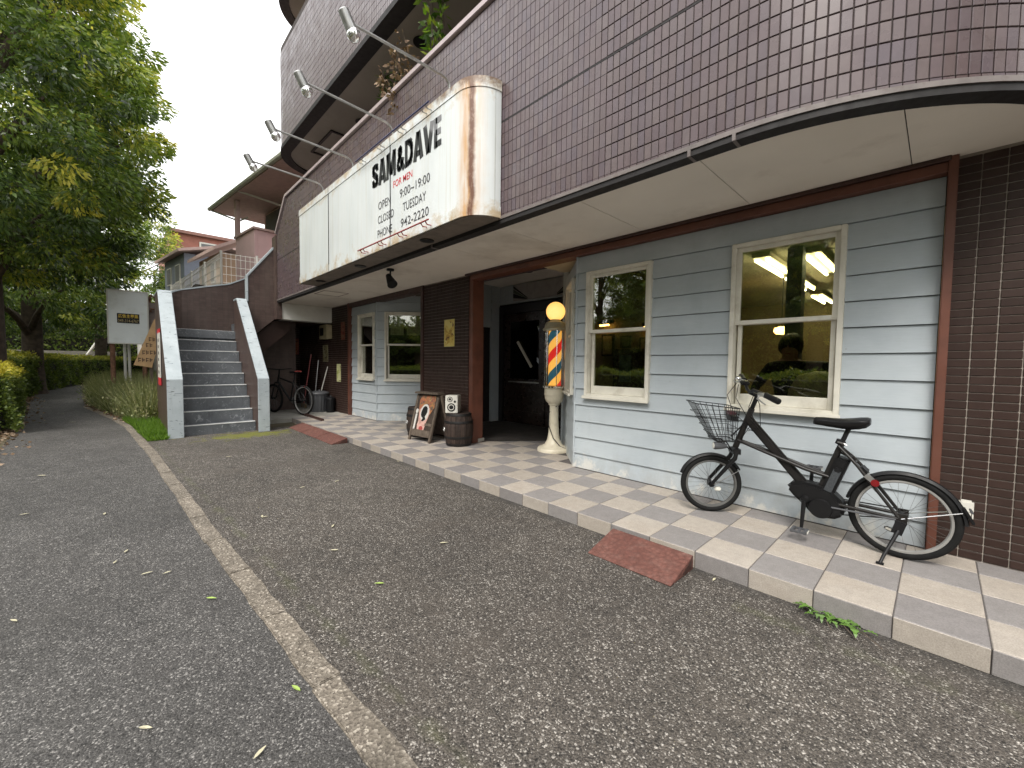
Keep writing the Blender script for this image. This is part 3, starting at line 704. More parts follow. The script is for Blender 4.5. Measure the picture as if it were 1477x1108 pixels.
# heavy condensed letters of the shop name, drawn stroke by stroke
def strokes(mb, paths, ox, oz, w_, h, sw, sh_, y):
    for path in paths:
        pts = [(ox+p[0]*w_, oz+p[1]*h) for p in path]
        for (a, b) in zip(pts, pts[1:]):
            a = Vector(a); b = Vector(b); d = (b-a); 
            if d.length < 1e-6: continue
            d.normalize(); n = Vector((-d.y, d.x)); th_ = (sw*abs(n.x)+sh_*abs(n.y))/2
            q = [a+n*th_, b+n*th_, b-n*th_, a-n*th_]; mb.add([(p.x, y, p.y) for p in q], [(0, 1, 2, 3)])
        for p in pts[1:-1]:
            mb.add([(p[0]+sw*.47*math.cos(R(30*k)), y, p[1]+sh_*.47*math.sin(R(30*k))) for k in range(12)], [tuple(range(12))])
GL = {'S': [[(.83, .66), (.83, .78), (.70, .88), (.30, .88), (.17, .78), (.17, .66), (.30, .57), (.70, .43), (.83, .34), (.83, .22), (.70, .12), (.30, .12), (.17, .22), (.17, .36)]],
      'A': [[(.13, 0), (.46, 1)], [(.87, 0), (.54, 1)], [(.3, .24), (.7, .24)]], 'M': [[(.12, 0), (.12, 1)], [(.88, 0), (.88, 1)], [(.16, 1), (.5, .12)], [(.84, 1), (.5, .12)]],
      '&': [[(.98, .02), (.34, .62), (.30, .78), (.42, .89), (.58, .87), (.62, .74), (.50, .60), (.24, .42), (.16, .26), (.26, .12), (.46, .10), (.70, .26), (.84, .48)]],
      'D': [[(.17, 0), (.17, 1)], [(.17, .89), (.55, .89), (.78, .77), (.83, .6), (.83, .4), (.78, .23), (.55, .11), (.17, .11)]],
      'V': [[(.13, 1), (.46, 0)], [(.87, 1), (.54, 0)]], 'E': [[(.18, 0), (.18, 1)], [(.18, .89), (.88, .89)], [(.18, .5), (.82, .5)], [(.18, .11), (.88, .11)]]}
fm_ = sheen_mat(); lx = -4.955; wid = {'S': .165, 'A': .185, 'M': .225, '&': .175, 'D': .175, 'V': .185, 'E': .145}; tot = sum(wid[c] for c in 'SAM&DAVE'); k_ = 1.465/tot
for ci, c in enumerate('SAM&DAVE'):
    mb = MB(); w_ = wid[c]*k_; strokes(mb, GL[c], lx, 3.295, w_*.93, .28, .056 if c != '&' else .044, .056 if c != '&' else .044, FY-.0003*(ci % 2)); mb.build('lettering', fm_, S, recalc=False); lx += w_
M['redink'] = simple('red_vinyl', (.55, .03, .04), .45); M['ink'] = simple('dark_grey_vinyl', (.07, .07, .075), .45)
text_mesh('FOR MEN', -4.44, -4.04, 3.165, 3.238, FY, M['redink'], 'lettering', S, bold=.004)
for t_, a, b, c in (('OPEN', -4.80, -4.50, 3.018), ('9:00~19:00', -4.30, -3.71, 3.018), ('CLOSED', -4.81, -4.43, 2.86), ('TUESDAY', -4.235, -3.78, 2.86), ('PHONE', -4.82, -4.47, 2.702), ('942-2220', -4.28, -3.73, 2.702)):
    text_mesh(t_, a, b, c, c+.09, FY, M['ink'], 'lettering', S, bold=.004)
# neon tubes on little stand-offs
M['bluerod'] = simple('blue_painted_rod', (.03, .03, .10), .4); M['redrod'] = simple('dull_red_rod', (.30, .05, .045), .45)
for z_, x0, x1, mm in ((3.70, -5.25, -3.62, 'bluerod'), (2.615, -5.20, -3.62, 'redrod')):
    MB().tube([(x0, -.385, z_), (x1, -.385, z_)], .008, 8).build('rod', M[mm], S, smooth=True)
    for i in range(4):
        for dx in (-.04, .04):
            xx = x0+.1+(x1-x0-.2)*i/3+dx
            MB().tube([(xx, -.31, z_-.025), (xx, -.36, z_-.03), (xx, -.385, z_)], .006, 6).build('standoff', M['redrod'] if mm == 'redrod' else M['steel'], S)
# lamps over the sign
M['bulb'] = simple('silvered_bulb', (.85, .85, .85), .12, metal=.85, var=.03)
def sign_lamp(x_, dz, label):
    L_ = empty('sign_lamp', (x_, -.2, 3.742)); tag(L_, label, 'lamp', 'lamps reaching out over the sign box')
    MB().lathe([(.03, 0), (.03, .012), (.014, .02)], 14, (x_, -.2, 3.742)).build('base', M['steel'], L_, smooth=True)
    MB().tube([(x_, -.2, 3.745), (x_, -.2, 3.86), (x_, -.215, 3.91), (x_, -.25, 3.935+dz*.2), (x_, -.30, 3.945+dz*.3), (x_, -1.17, 3.93+dz)], .0125, 10).build('arm', M['steel'], L_, smooth=True)
    a = Vector((x_, -1.215, 4.0+dz)); b = Vector((x_, -1.135, 3.86+dz)); d = (b-a).normalized()
    MB().tube([a, a+d*.01, b], [.030, .042, .045], 18).build('head', M['steel'], L_, smooth=True)
    c = b+d*.012; MB().lathe([(.001, -.055), (.03, -.047), (.048, -.024), (.053, 0), (.05, .025), (.035, .045), (.001, .05)], 16, c).build('bulb', M['bulb'], L_, smooth='all')
    MB().tube([(x_, -1.15, 3.93+dz), (x_, -1.19, 3.95+dz)], .02, 8).build('knuckle', M['steel'], L_)
sign_lamp(-3.54, 0, 'grey spot lamp on a long arm at the rusty rounded end of the sign')
sign_lamp(-4.65, .07, 'grey spot lamp on a long arm above the word SAM on the sign')
sign_lamp(-5.75, .055, 'grey spot lamp on a long arm above the blank white panel of the sign')
sign_lamp(-6.85, .06, 'grey spot lamp on a long arm at the stair end of the sign')
# black spotlight below the soffit
sp = empty('spotlight', (-5.44, .17, 2.529)); tag(sp, 'small black spotlight hanging under the pale soffit', 'spotlight')
MB().lathe([(.05, 0), (.05, -.025), (.02, -.03)], 16, (-5.44, .17, 2.529)).build('base', M['black'], sp)
MB().tube([(-5.44, .17, 2.50), (-5.44, .17, 2.40)], .012, 8).build('stem', M['black'], sp)
MB().tube([(-5.50, .17, 2.45), (-5.38, .17, 2.31)], [.035, .07], 16).build('head', M['black'], sp, smooth=True)

# =================================================================== outdoor stairs
ST = empty('staircase', (-9.3, -1.3, 0)); tag(ST, 'outdoor concrete staircase with pale blue caps and dark tiled side walls', 'staircase')
def stairtile():
    m = NM('dark_stair_wall_tile'); x, y, z = m.xyz(m.co('pos'))[:3]
    cb = m.node('ShaderNodeCombineXYZ'); m.l(m.math('ADD', x, y), cb.inputs[0]); m.l(z, cb.inputs[1])
    bt = m.node('ShaderNodeTexBrick'); bt.offset = 0; bt.inputs['Scale'].default_value = 1; bt.inputs['Brick Width'].default_value = .1
    bt.inputs['Row Height'].default_value = .05; bt.inputs['Mortar Size'].default_value = .0028; bt.inputs['Bias'].default_value = 0
    bt.inputs['Color1'].default_value = (.060, .038, .033, 1); bt.inputs['Color2'].default_value = (.082, .053, .045, 1); bt.inputs['Mortar'].default_value = (.048, .037, .032, 1)
    m.l(cb.outputs[0], bt.inputs['Vector'])
    c = m.mix(m.ramp(m.noise(m.co('pos', (1, 1, .3)), 4, 6, .65), [(.45, 0), (.8, .5)]), bt.outputs['Color'], (.14, .11, .09))
    m.set(c, .42, spec=.4); m.bump(bt.outputs['Fac'], -.2, .004); return m.m
M['stairtile'] = stairtile()
def capmat():
    m = NM('pale_blue_cap_paint'); co = m.co('pos')
    c = m.ramp(m.noise(co, 4, 5, .6), [(.3, (.32, .365, .385)), (.7, (.42, .465, .485))])
    sc = m.noise(m.co('pos', (4, 4, 26)), 1.7, 6, .7, .8); c = m.mix(m.ramp(sc, [(.605, 0), (.635, .85)]), c, (.05, .055, .06))
    c = m.mix(m.ramp(m.noise(m.co('pos', (8, 8, 1)), 3, 6, .7), [(.55, 0), (.8, .5)]), c, (.25, .27, .26))
    m.set(c, .6); return m.m
M['cap_paint'] = capmat()
def riser_mat():
    m = NM('grey_step_paint'); co = m.co('pos')
    c = m.ramp(m.noise(co, 3, 6, .65), [(.3, (.075, .082, .09)), (.7, (.13, .138, .148))])
    sc = m.noise(m.co('pos', (5, 5, 5), (.3, 0, 0)), 2.6, 7, .75, 1.2); c = m.mix(m.ramp(sc, [(.555, 0), (.68, .75)]), c, (.34, .36, .37))
    c = m.mix(m.ramp(m.noise(m.co('pos', (6, 6, 1)), 4, 5, .7), [(.55, 0), (.75, .6)]), c, (.035, .038, .04))
    m.set(c, .7); return m.m
M['riser'] = riser_mat()
M['nosing'] = simple('worn_nosing', (.52, .53, .52), .6, var=.2, nsc=9, dirt=((.25, .25, .25), 8, .6))
for k in range(9):
    xn = -8.585-.2105*k; z1 = .195+.2075*k; z0 = max(0, z1-.2075)
    st = MB().box(-10.95 if k > 6 else xn-.45, xn, -1.803, -.787, z0, z1).build('step', M['riser'], ST)
    MB().box(xn-.035, xn+.006, -1.80, -.79, z1-.012, z1+.004).build('nosing', M['nosing'], st, bevel=.003)
for k in range(6):        # second flight, turning into the building
    MB().box(-11.08, -10.39, -.70+.2*k, -.49+.2*k, 1.855+.2*k, 2.055+.2*k).build('step', M['riser'], ST)
MB().box(-11.08, -10.2, -1.80, -.63, 1.70, 1.852).build('landing', M['riser'], ST)
# outer side wall with front pillar
LW = [(-8.47, 0), (-8.47, .94), (-9.86, 2.47), (-10.72, 2.47), (-10.72, 0)]
MB().prism(LW, 'y', -1.985, -1.806).build('side_wall', M['stairtile'], ST)
MB().prism([(-8.44, 0), (-8.44, .952), (-9.85, 2.502), (-10.75, 2.502), (-10.75, 2.472), (-9.862, 2.472), (-8.469, .938), (-8.469, 0)], 'y', -1.995, -1.797).build('cap', M['cap_paint'], ST, bevel=.006)
MB().prism([(-8.38, 0), (-8.38, .94), (-9.99, 2.47), (-10.28, 2.47), (-10.28, 0)], 'y', -.780, -.625).build('side_wall', M['stairtile'], ST)
MB().prism([(-8.35, 0), (-8.35, .952), (-9.98, 2.51), (-10.27, 2.51), (-10.27, 2.472), (-9.992, 2.472), (-8.379, .938), (-8.379, 0)], 'y', -.790, -.615).build('cap', M['cap_paint'], ST, bevel=.006)
# landing wall curving round the back
wp = [(-10.74, -1.90, 2.50), (-10.88, -1.87, 2.56), (-11.0, -1.80, 2.62), (-11.08, -1.69, 2.67), (-11.12, -1.55, 2.72), (-11.13, -1.2, 2.82), (-11.13, -.72, 2.95), (-11.13, -.45, 3.10), (-11.13, -.2, 3.30), (-11.13, .1, 3.62), (-11.13, .6, 4.1)]
def curve_wall(pts, zb, th, dz0, dz1, mat, name):
    V = []; n = len(pts)
    for i, (x_, y_, z_) in enumerate(pts):
        a = Vector(pts[max(0, i-1)][:2]); b = Vector(pts[min(n-1, i+1)][:2]); t = (b-a).normalized(); nn = Vector((t.y, -t.x))*th/2
        lo = zb if zb is not None else z_+dz0
        V += [(x_+nn.x, y_+nn.y, lo), (x_+nn.x, y_+nn.y, z_+dz1), (x_-nn.x, y_-nn.y, z_+dz1), (x_-nn.x, y_-nn.y, lo)]
    F = [(i*4+k, i*4+(k+1) % 4, (i+1)*4+(k+1) % 4, (i+1)*4+k) for i in range(n-1) for k in range(4)]+[(0, 1, 2, 3), tuple((n-1)*4+k for k in (3, 2, 1, 0))]
    return MB().add(V, F).build(name, mat, ST)
curve_wall(wp, 0, .16, 0, -.03, M['stairtile'], 'landing_wall')
curve_wall(wp, None, .19, -.028, 0, M['cap_paint'], 'cap')
# wall of the second flight facing the street
MB().prism([(-.52, 1.72), (-.52, 3.02), (-.045, 3.655), (-.045, 2.17)], 'x', -10.38, -10.284).build('flight_wall', M['stairtile'], ST)
MB().prism([(-.56, 2.50), (-.56, 3.04), (-.045, 3.725), (-.045, 3.66), (-.525, 3.022), (-.525, 2.50)], 'x', -10.40, -10.262).build('cap', M['cap_paint'], ST, bevel=.006)
MB().box(-10.38, -10.09, -.044, .06, 2.17, 3.93).build('flight_wall', M['stairtile'], ST)
MB().prism([(-.52, 1.70), (-.04, 2.15), (.3, 2.15), (.3, 1.96), (-.52, 1.2)], 'x', -11.05, -10.39).build('stair_soffit', M['low_tile'], ST)
MB().box(-12.4, -10.281, -.775, -.63, 0, 1.85).build('side_wall', M['low_tile'], ST)
# =================================================================== rubber kerb ramps
def rubber():
    m = NM('brick_red_rubber'); co = m.co('pos')
    c = m.ramp(m.noise(co, 5, 6, .65), [(.3, (.115, .045, .035)), (.7, (.175, .075, .058))])
    m.set(m.mix(m.ramp(m.noise(co, 14, 6, .7), [(.5, 0), (.75, .5)]), c, (.24, .15, .125)), .75, spec=.3)
    h = m.math('ADD', m.voro(m.co('pos', (1, 1, 1), (0, 0, .3)), 34), m.noise(co, 60, 3)); m.set(m.mix(m.ramp(m.voro(m.co('pos', (1, 1, 1), (0, 0, .3)), 34), [(.1, .0), (.75, .55)]), m.mix(m.ramp(m.noise(co, 14, 6, .7), [(.5, 0), (.75, .5)]), c, (.24, .15, .125)), (.07, .032, .026))); m.bump(h, .6, .01); return m.m
M['rubber'] = rubber()
def ramp(x0, x1, yb, h, name_label, grp=None, rz=0):
    cx, cy = (x0+x1)/2, -.02; z0 = gz(cx); o = empty('kerb_ramp', (cx, cy, z0), rz)
    tag(o, name_label, 'ramp', grp); w_ = (x1-x0)/2-.003
    me = MB().prism([(-.006, 0), (-.006, h), (-.016, h+.003), (yb+.02, .014), (yb, .008), (yb, 0)], 'x', -w_, w_).mesh('wedge', M['rubber'], bevel=.003)
    a = bpy.data.objects.new('wedge', me); a.parent = o; col.objects.link(a)
    mb = MB()
    for s in (-1, 1): mb.prism([(-.03, .01), (-.03, h-.012), (yb*.55, .01)], 'x', s*w_-.0015, s*w_+.0015)
    b = bpy.data.objects.new('side_recess', mb.mesh('side_recess', M['darkbrown'])); b.parent = o; col.objects.link(b)
ramp(-1.765, -1.195, -.31, .085, 'single brick red rubber kerb ramp below the bicycle')
for i, lb in enumerate(('brick red rubber kerb ramp closest to the stair pillar, in the row of three', 'middle brick red rubber kerb ramp in the row of three by the stairs', 'brick red rubber kerb ramp ending the row of three beside bare riser tiles')):
    ramp(-8.52+.70*i, -7.82+.70*i, -.25, .075, lb, 'row of kerb ramps by the stairs', rz=-.012)

# =================================================================== barber pole
PX, PY = -3.73, 1.63
bp = empty('barber_pole', (PX, PY, PT)); tag(bp, 'cream barber pole with lit globe and striped cylinder in the entrance', 'barber pole')
M['ivory'] = simple('ivory_enamel', (.70, .64, .50), .35, var=.12, nsc=4, dirt=((.32, .26, .16), 6, .45))
MB().lathe([(.215, 0), (.215, .03), (.205, .045), (.17, .055), (.12, .085), (.085, .15), (.07, .24), (.062, .40), (.058, .60)], 36, (PX, PY, PT)).build('pedestal', M['ivory'], bp, smooth=True)
MB().lathe([(.058, .60), (.075, .615), (.075, .63), (.11, .66), (.125, .70), (.128, .74), (.132, .745), (.132, .80), (.13, .835), (.155, .842), (.16, .855), (.15, .862)], 36, (PX, PY, PT)).build('bowl', M['ivory'], bp, smooth=True)
sc = MB()
for k in range(24):
    a = 2*math.pi*k/24; sc.obox((PX+.157*math.cos(a), PY+.157*math.sin(a), PT+.853), (.012, .03, .02), (0, 0, a))
sc.build('scalloped_rim', M['chrome'], bp, bevel=.004)
def stripes():
    m = NM('lit_barber_stripes'); x, y, z = m.xyz(m.co('Object'))[:3]
    ang = m.math('DIVIDE', m.math('ARCTAN2', y, x), 2*math.pi)
    t = m.math('FRACT', m.math('ADD', m.math('MULTIPLY', ang, -1.0), m.math('MULTIPLY', z, 1.9)))
    r = m.node('ShaderNodeValToRGB'); r.color_ramp.interpolation = 'CONSTANT'; e = r.color_ramp.elements
    st = [(0, (.012, .06, .09)), (.25, (.80, .40, .07)), (.5, (.55, .015, .010)), (.75, (.80, .40, .07))]
    while len(e) < 4: e.new(.5)
    for i, (p, c) in enumerate(st): e[i].position = p; e[i].color = (*c, 1)
    m.l(t, r.inputs[0]); m.set(r.outputs[0], .4); m.l(r.outputs[0], m.b.inputs['Emission Color']); m.b.inputs['Emission Strength'].default_value = .42; return m.m
MB().lathe([(.086, .87), (.086, 1.585)], 48, (PX, PY, PT)).build('striped_cylinder', stripes(), bp, smooth=True)
MB().lathe([(.146, .862), (.146, 1.59)], 48, (PX, PY, PT)).build('glass_cylinder', M['tubeglass'], bp, smooth=True, recalc=True)
for k in range(6):
    a = R(20+60*k); MB().tube([(PX+.138*math.cos(a), PY+.138*math.sin(a), PT+.86), (PX+.138*math.cos(a), PY+.138*math.sin(a), PT+1.59)], .0045, 6).build('rod', M['chrome'], bp)
M['agedmetal'] = simple('aged_cream_metal', (.42, .40, .30), .4, metal=.3, var=.15)
MB().lathe([(.158, 1.59), (.165, 1.60), (.165, 1.612), (.145, 1.63), (.135, 1.67), (.12, 1.70), (.07, 1.715), (.066, 1.735)], 36, (PX, PY, PT)).build('cap', M['agedmetal'], bp, smooth=True)
gm = NM('lit_opal_globe'); lw = gm.node('ShaderNodeLayerWeight'); lw.inputs[0].default_value = .4
gm.set((.9, .75, .5), .3, emit=gm.ramp(lw.outputs['Facing'], [(0, (1, .60, .17)), (.75, (1, .47, .09)), (1, (.95, .62, .25))]), estr=.56)
MB().lathe([(.06*0+.001, -.125)]+[(.125*math.sin(math.pi*i/20), -.125*math.cos(math.pi*i/20)) for i in range(1, 20)]+[(.001, .125)], 32, (PX, PY, PT+1.842)).build('globe', gm.m, bp, smooth='all')
MB().tube([(PX+.06, PY-.02, PT+1.0-.4), (PX-.045, PY-.065, PT+.50), (PX-.02, PY-.08, PT+.34), (PX+.06, PY-.075, PT+.18), (PX+.13, PY-.02, PT+.075), (PX+.24, PY+.1, PT+.012)], .006, 6).build('power_cable', M['black'], bp, smooth=True)

# =================================================================== barrels, speaker, sandwich board
def woodmat(name, a, b, sc=6):
    m = NM(name); n = m.noise(m.co('pos', (sc*2, sc*2, 1.2)), 4, 6, .65); c = m.ramp(n, [(.3, a), (.7, b)])
    c = m.mix(1, c, m.ramp(m.island(), [(0, .7), (1, 1.15)]), 'MULTIPLY'); m.set(c, .75, spec=.3); m.bump(n, .3, .004); return m.m
M['stave'] = woodmat('dark_oak_stave', (.018, .012, .010), (.062, .042, .033)); M['hoop'] = simple('blackened_hoop', (.014, .013, .013), .5, metal=.4, var=.3)
def barrel(cx, cy, r, h, label, tapang):
    b = empty('barrel', (cx, cy, PT)); tag(b, label, 'barrel', 'small wooden barrels')
    def rad(t): return r*(.82+.18*math.sin(math.pi*t))
    n = 18
    for k in range(n):
        mb = MB(); V = []; m_ = 9
        for i in range(m_):
            t = i/(m_-1); rr = rad(t)
            for a, q in ((-1, rr), (1, rr), (1, rr-.02), (-1, rr-.02)):
                an = 2*math.pi*(k+.5*a*.955)/n; V.append((cx+q*math.cos(an), cy+q*math.sin(an), PT+h*t))
        F = [(i*4+j, i*4+(j+1) % 4, (i+1)*4+(j+1) % 4, (i+1)*4+j) for i in range(m_-1) for j in range(4)]+[(3, 2, 1, 0), tuple((m_-1)*4+j for j in range(4))]
        mb.add(V, F); mb.build('stave', M['stave'], b)
    for t in (.05, .27, .73, .95): MB().lathe([(rad(t-.035)+.003, h*(t-.035)), (rad(t)+.005, h*t), (rad(t+.035)+.003, h*(t+.035)), (rad(t+.035)-.012, h*(t+.035)), (rad(t-.035)-.012, h*(t-.035))], 36, (cx, cy, PT)).build('hoop', M['hoop'], b, smooth=True)
    MB().lathe([(rad(1)-.018, h*.955), (rad(1)-.018, h*.975)], 28, (cx, cy, PT)).build('head', M['stave'], b)
    MB().lathe([(rad(0)-.018, 0.002), (rad(0)-.018, .03)], 28, (cx, cy, PT)).build('head', M['stave'], b)
    d = Vector((math.cos(tapang), math.sin(tapang), 0)); c = Vector((cx, cy, PT+h*.5))+d*r
    mb = MB(); mb.torus(c, .026, .009, 18, 8, d); mb.build('bung_ring', M['steel'], b, smooth=True)
barrel(-4.86, .905, .205, .46, 'dark oak barrel carrying the white loudspeaker by the entrance post', R(-112))
barrel(-5.86, .86, .185, .46, 'dark oak barrel half hidden behind the painted sandwich board', R(-100))
sx, sy, sz = -4.93, .86, PT+.452
spk = empty('loudspeaker', (sx, sy, sz)); tag(spk, 'white two-way loudspeaker box standing on a barrel', 'speaker')
M['offwhite'] = simple('off_white_plastic', (.60, .585, .53), .45, var=.06); M['greyside'] = simple('grey_vinyl', (.23, .22, .19), .6)
ra = R(40); MS = Matrix.Translation((sx, sy, sz)) @ Matrix.Rotation(ra, 4, 'Z')
MB(MS).box(-.085, .085, -.085, .11, .004, .25).build('cabinet', M['greyside'], spk, bevel=.006)
MB(MS).box(-.087, .087, -.105, -.0855, .002, .252).build('front_baffle', M['offwhite'], spk, bevel=.008)
for x_, z_, r_ in ((0, .085, .058), (-.02, .195, .036), (.05, .165, .016)):
    P0 = MS @ Vector((x_, -.105, z_)); N = MS.to_3x3() @ Vector((0, -1, 0))
    MB().tube([P0-N*.004, P0+N*.003], r_, 24).build('driver', M['black'], spk, smooth=True)
    if r_ > .02:
        MB().torus(P0+N*.004, r_*.62, .006, 24, 6, N).build('cone_ring', M['offwhite'], spk, smooth=True)
        MB().tube([P0+N*.003, P0+N*.008], [r_*.38, r_*.25], 16).build('dust_cap', M['black'], spk, smooth=True)
# sandwich board, leaning panels hinged at the top
ab = empty('sandwich_board', (-5.45, .72, PT)); tag(ab, 'weathered wooden sandwich board painted with a bearded head silhouette', 'sign')
M['oldwood'] = woodmat('weathered_grey_wood', (.06, .045, .034), (.17, .135, .105)); M['boarddark'] = woodmat('dark_stained_panel', (.025, .018, .014), (.085, .06, .045))
th = math.atan2(.19, .70)
MA = Matrix.Translation((-5.44, .615, PT)) @ Matrix.Rotation(R(6), 4, 'Z') @ Matrix.Rotation(-th, 4, 'X')
for s in (-1, 1): MB(MA).box(s*.235-.022, s*.235+.022, -.012, .02, 0, .70).build('leg', M['oldwood'], ab, bevel=.004)
pn = MB(MA).box(-.212, .212, -.006, .012, .07, .70).build('front_panel', M['boarddark'], ab, bevel=.003)
MB(MA).box(-.212, .212, -.013, -.0065, .07, .17).build('bottom_rail', M['oldwood'], ab, bevel=.003)
MB(MA).box(.06, .212, -.012, -.0065, .235, .275).build('cross_strip', M['oldwood'], ab, bevel=.003)
def flat(name, pts, y, mat, par): MB(MA).prism(pts, 'y', y-.001, y).build(name, mat, par)
def ell(cx, cz, a, b, n=28, t0=0, t1=360): return [(cx+a*math.cos(R(t0+(t1-t0)*i/n)), cz+b*math.sin(R(t0+(t1-t0)*i/n))) for i in range(n+(0 if t1-t0 == 360 else 1))]
pm = NM('worn_orange_artwork'); pc = pm.co('pos'); pm.set(pm.mix(pm.ramp(pm.noise(pc, 16, 5, .7), [(.42, 0), (.6, 1)]), pm.ramp(pm.noise(pc, 9, 4), [(.35, (.30, .17, .05)), (.55, (.33, .09, .045)), (.7, (.33, .23, .09))]), (.075, .055, .04)), .7)
pk = simple('worn_pink_paint', (.46, .27, .23), .7, var=.3, nsc=14, dirt=((.55, .5, .42), 18, .9)); wt = simple('worn_white_paint', (.50, .48, .45), .7, var=.1, dirt=((.35, .3, .25), 20, .5))
flat('artwork', [(-.16, .60), (-.13, .685), (.19, .685), (.20, .52), (.12, .40), (-.14, .42)], -.0075, pm.m, pn)
flat('artwork', [(-.13, .46), (-.10, .30), (-.115, .24)]+[(-.02+.085*math.cos(R(180+18*i)), .20+.07*math.sin(R(180+18*i))) for i in range(11)]+[(.075, .26), (.12, .42), (.10, .50), (-.06, .52)], -.0088, pk, pn)
flat('artwork', ell(.005, .43, .098, .125), -.0101, wt, pn)
flat('artwork', [(-.065, .385), (-.07, .43), (-.055, .47), (-.045, .50), (-.01, .525), (.035, .52), (.06, .49), (.065, .44), (.05, .40), (.03, .37), (.055, .33), (.0, .295), (-.035, .30), (-.01, .345), (-.04, .355)], -.0114, M['black'], pn)
flat('artwork', ell(-.012, .19, .045, .035, 16), -.0101, M['redrod'], pn)
flat('artwork', [(-.195, .14), (-.155, .14), (-.155, .40), (-.195, .40)], -.0088, wt, pn); flat('artwork', ell(-.175, .44, .03, .035, 18), -.0088, wt, pn)
MB2 = Matrix.Translation((-5.44, 1.0, PT)) @ Matrix.Rotation(R(6), 4, 'Z') @ Matrix.Rotation(th, 4, 'X')
for s in (-1, 1): MB(MB2).box(s*.235-.022, s*.235+.022, -.02, .012, 0, .70).build('leg', M['oldwood'], ab, bevel=.004)
MB(MB2).box(-.212, .212, -.012, .006, .07, .70).build('back_panel', M['boarddark'], ab)
MB().obox((-5.455, .805, PT+.70), (.54, .13, .03), (0, 0, R(6))).build('top_board', M['oldwood'], ab, bevel=.005)

# =================================================================== posters, boxes and doormat on the walls
def poster(name, x0, x1, z0, z1, cols, label, y=1.1165, grp=None, sc=13):
    o = empty(name, ((x0+x1)/2, y, z0)); tag(o, label, 'poster', grp)
    m = NM('printed_poster'); c = m.co('pos', (1, 1, 1.3)); n = m.noise(c, sc, 2, .5, 1.5)
    bl = m.xyz(m.voro(c, sc*1.1, 'F1', 'Color'))[0]
    k = m.ramp(m.math('ADD', m.math('MULTIPLY', n, .5), m.math('MULTIPLY', bl, .5)), [(.25+.13*i, q) for i, q in enumerate(cols)]); m.set(k, .6)
    MB().box(x0, x1, y-.004, y, z0, z1).build('frame', simple('poster_edge', cols[-1], .6), o)
    MB().box(x0+.012, x1-.012, y-.0052, y-.0042, z0+.014, z1-.014).build('print', m.m, o); return o
yl = [(.07, .02, .008), (.40, .24, .04), (.58, .43, .10), (.62, .52, .18)]
poster('poster', -5.525, -5.262, 1.512, 1.922, yl, 'yellow printed poster on the dark tiles beside the entrance post')
poster('poster', -9.575, -9.35, 1.76, 2.15, [(.10, .012, .01), (.26, .05, .03), (.16, .10, .06), (.20, .08, .05)], 'dark red poster high beside the narrow bay window')
poster('poster', -9.83, -9.60, .81, 1.215, [(.06, .09, .03), (.33, .34, .10), (.48, .48, .20), (.55, .54, .30)], 'pale green poster low on the tiled wall beside the bay window')
poster('poster', -10.70, -10.36, 1.27, 1.67, [(.03, .025, .02), (.16, .13, .06), (.22, .2, .1), (.25, .23, .15)], 'small dim poster under the meter box', sc=9)
pz = empty('poster', (-12.49, .98, 1.45)); tag(pz, 'orange red poster on the dark back wall of the bicycle alcove', 'poster')
pm2 = NM('red_poster_print'); pm2.set(pm2.ramp(pm2.noise(pm2.co('pos'), 11, 2, .5, 1), [(.35, (.30, .04, .02)), (.5, (.35, .14, .05)), (.65, (.10, .02, .015))]), .6)
MB().box(-12.491, -12.483, .80, 1.10, 1.46, 1.89).build('frame', M['redrod'], pz); MB().box(-12.4828, -12.4815, .815, 1.085, 1.475, 1.875).build('print', pm2.m, pz)
mt = empty('meter_box', (-10.3, 1.11, 1.80)); tag(mt, 'cream meter box high on the alcove wall', 'meter box')
MB().box(-10.58, -10.10, .99, 1.116, 1.80, 2.13).build('case', simple('yellowed_cream', (.34, .29, .18), .6), mt, bevel=.01); MB().box(-10.52, -10.30, .984, .9895, 1.88, 2.06).build('window', M['black'], mt)
ot = empty('outlet_box', (-.05, 1.116, .36)); tag(ot, 'cream outdoor power outlet on the brown tiles behind the rear wheel', 'outlet')
MB().box(-.085, -.022, 1.075, 1.117, .355, .47).build('case', M['offwhite'], ot, bevel=.01); MB().box(-.078, -.029, 1.068, 1.0745, .36, .405).build('flap', M['offwhite'], ot, bevel=.004)
dm = MB(); dm.prism([(-4.83, 1.32), (-4.3, 2.02), (-4.02, 2.4), (-4.02, 3.0), (-6.3, 3.0), (-6.3, 1.32)], 'z', PT-.004, PT+.008)
tag(dm.build('doormat', simple('dark_entrance_mat', (.035, .03, .026), .95, var=.4, nsc=5, bump=.5, bsc=150)), 'dark brown mat covering the entrance recess floor', 'doormat')
# =================================================================== things in the alcove
def bin_(cx, cy, r, h, mat, label, lid=True):
    o = empty('dustbin', (cx, cy, PT-.012)); tag(o, label, 'bin'); z = PT-.012
    n = 40; V = []; prof = [(.86, 0), (.93, h*.5), (1, h)]
    for q, zz in prof:
        for k in range(n):
            a = 2*math.pi*k/n; rr = r*q*(1+(.02 if k % 2 else -.01)); V.append((cx+rr*math.cos(a), cy+rr*math.sin(a), z+zz))
    F = [(i*n+k, i*n+(k+1) % n, (i+1)*n+(k+1) % n, (i+1)*n+k) for i in range(2) for k in range(n)]+[tuple(range(n-1, -1, -1))]
    if not lid: F.append(tuple(range(2*n, 3*n)))
    MB().add(V, F).build('body', mat, o)
    if lid: MB().lathe([(r*1.06, h-.02), (r*1.08, h+.01), (r*1.0, h+.035), (r*.55, h+.06), (.001, h+.065)], 36, (cx, cy, z)).build('lid', mat, o, smooth=True)
    MB().tube([(cx-.05, cy, z+h+.05), (cx-.03, cy, z+h+.09), (cx+.03, cy, z+h+.09), (cx+.05, cy, z+h+.05)], .009, 6).build('handle', mat, o)
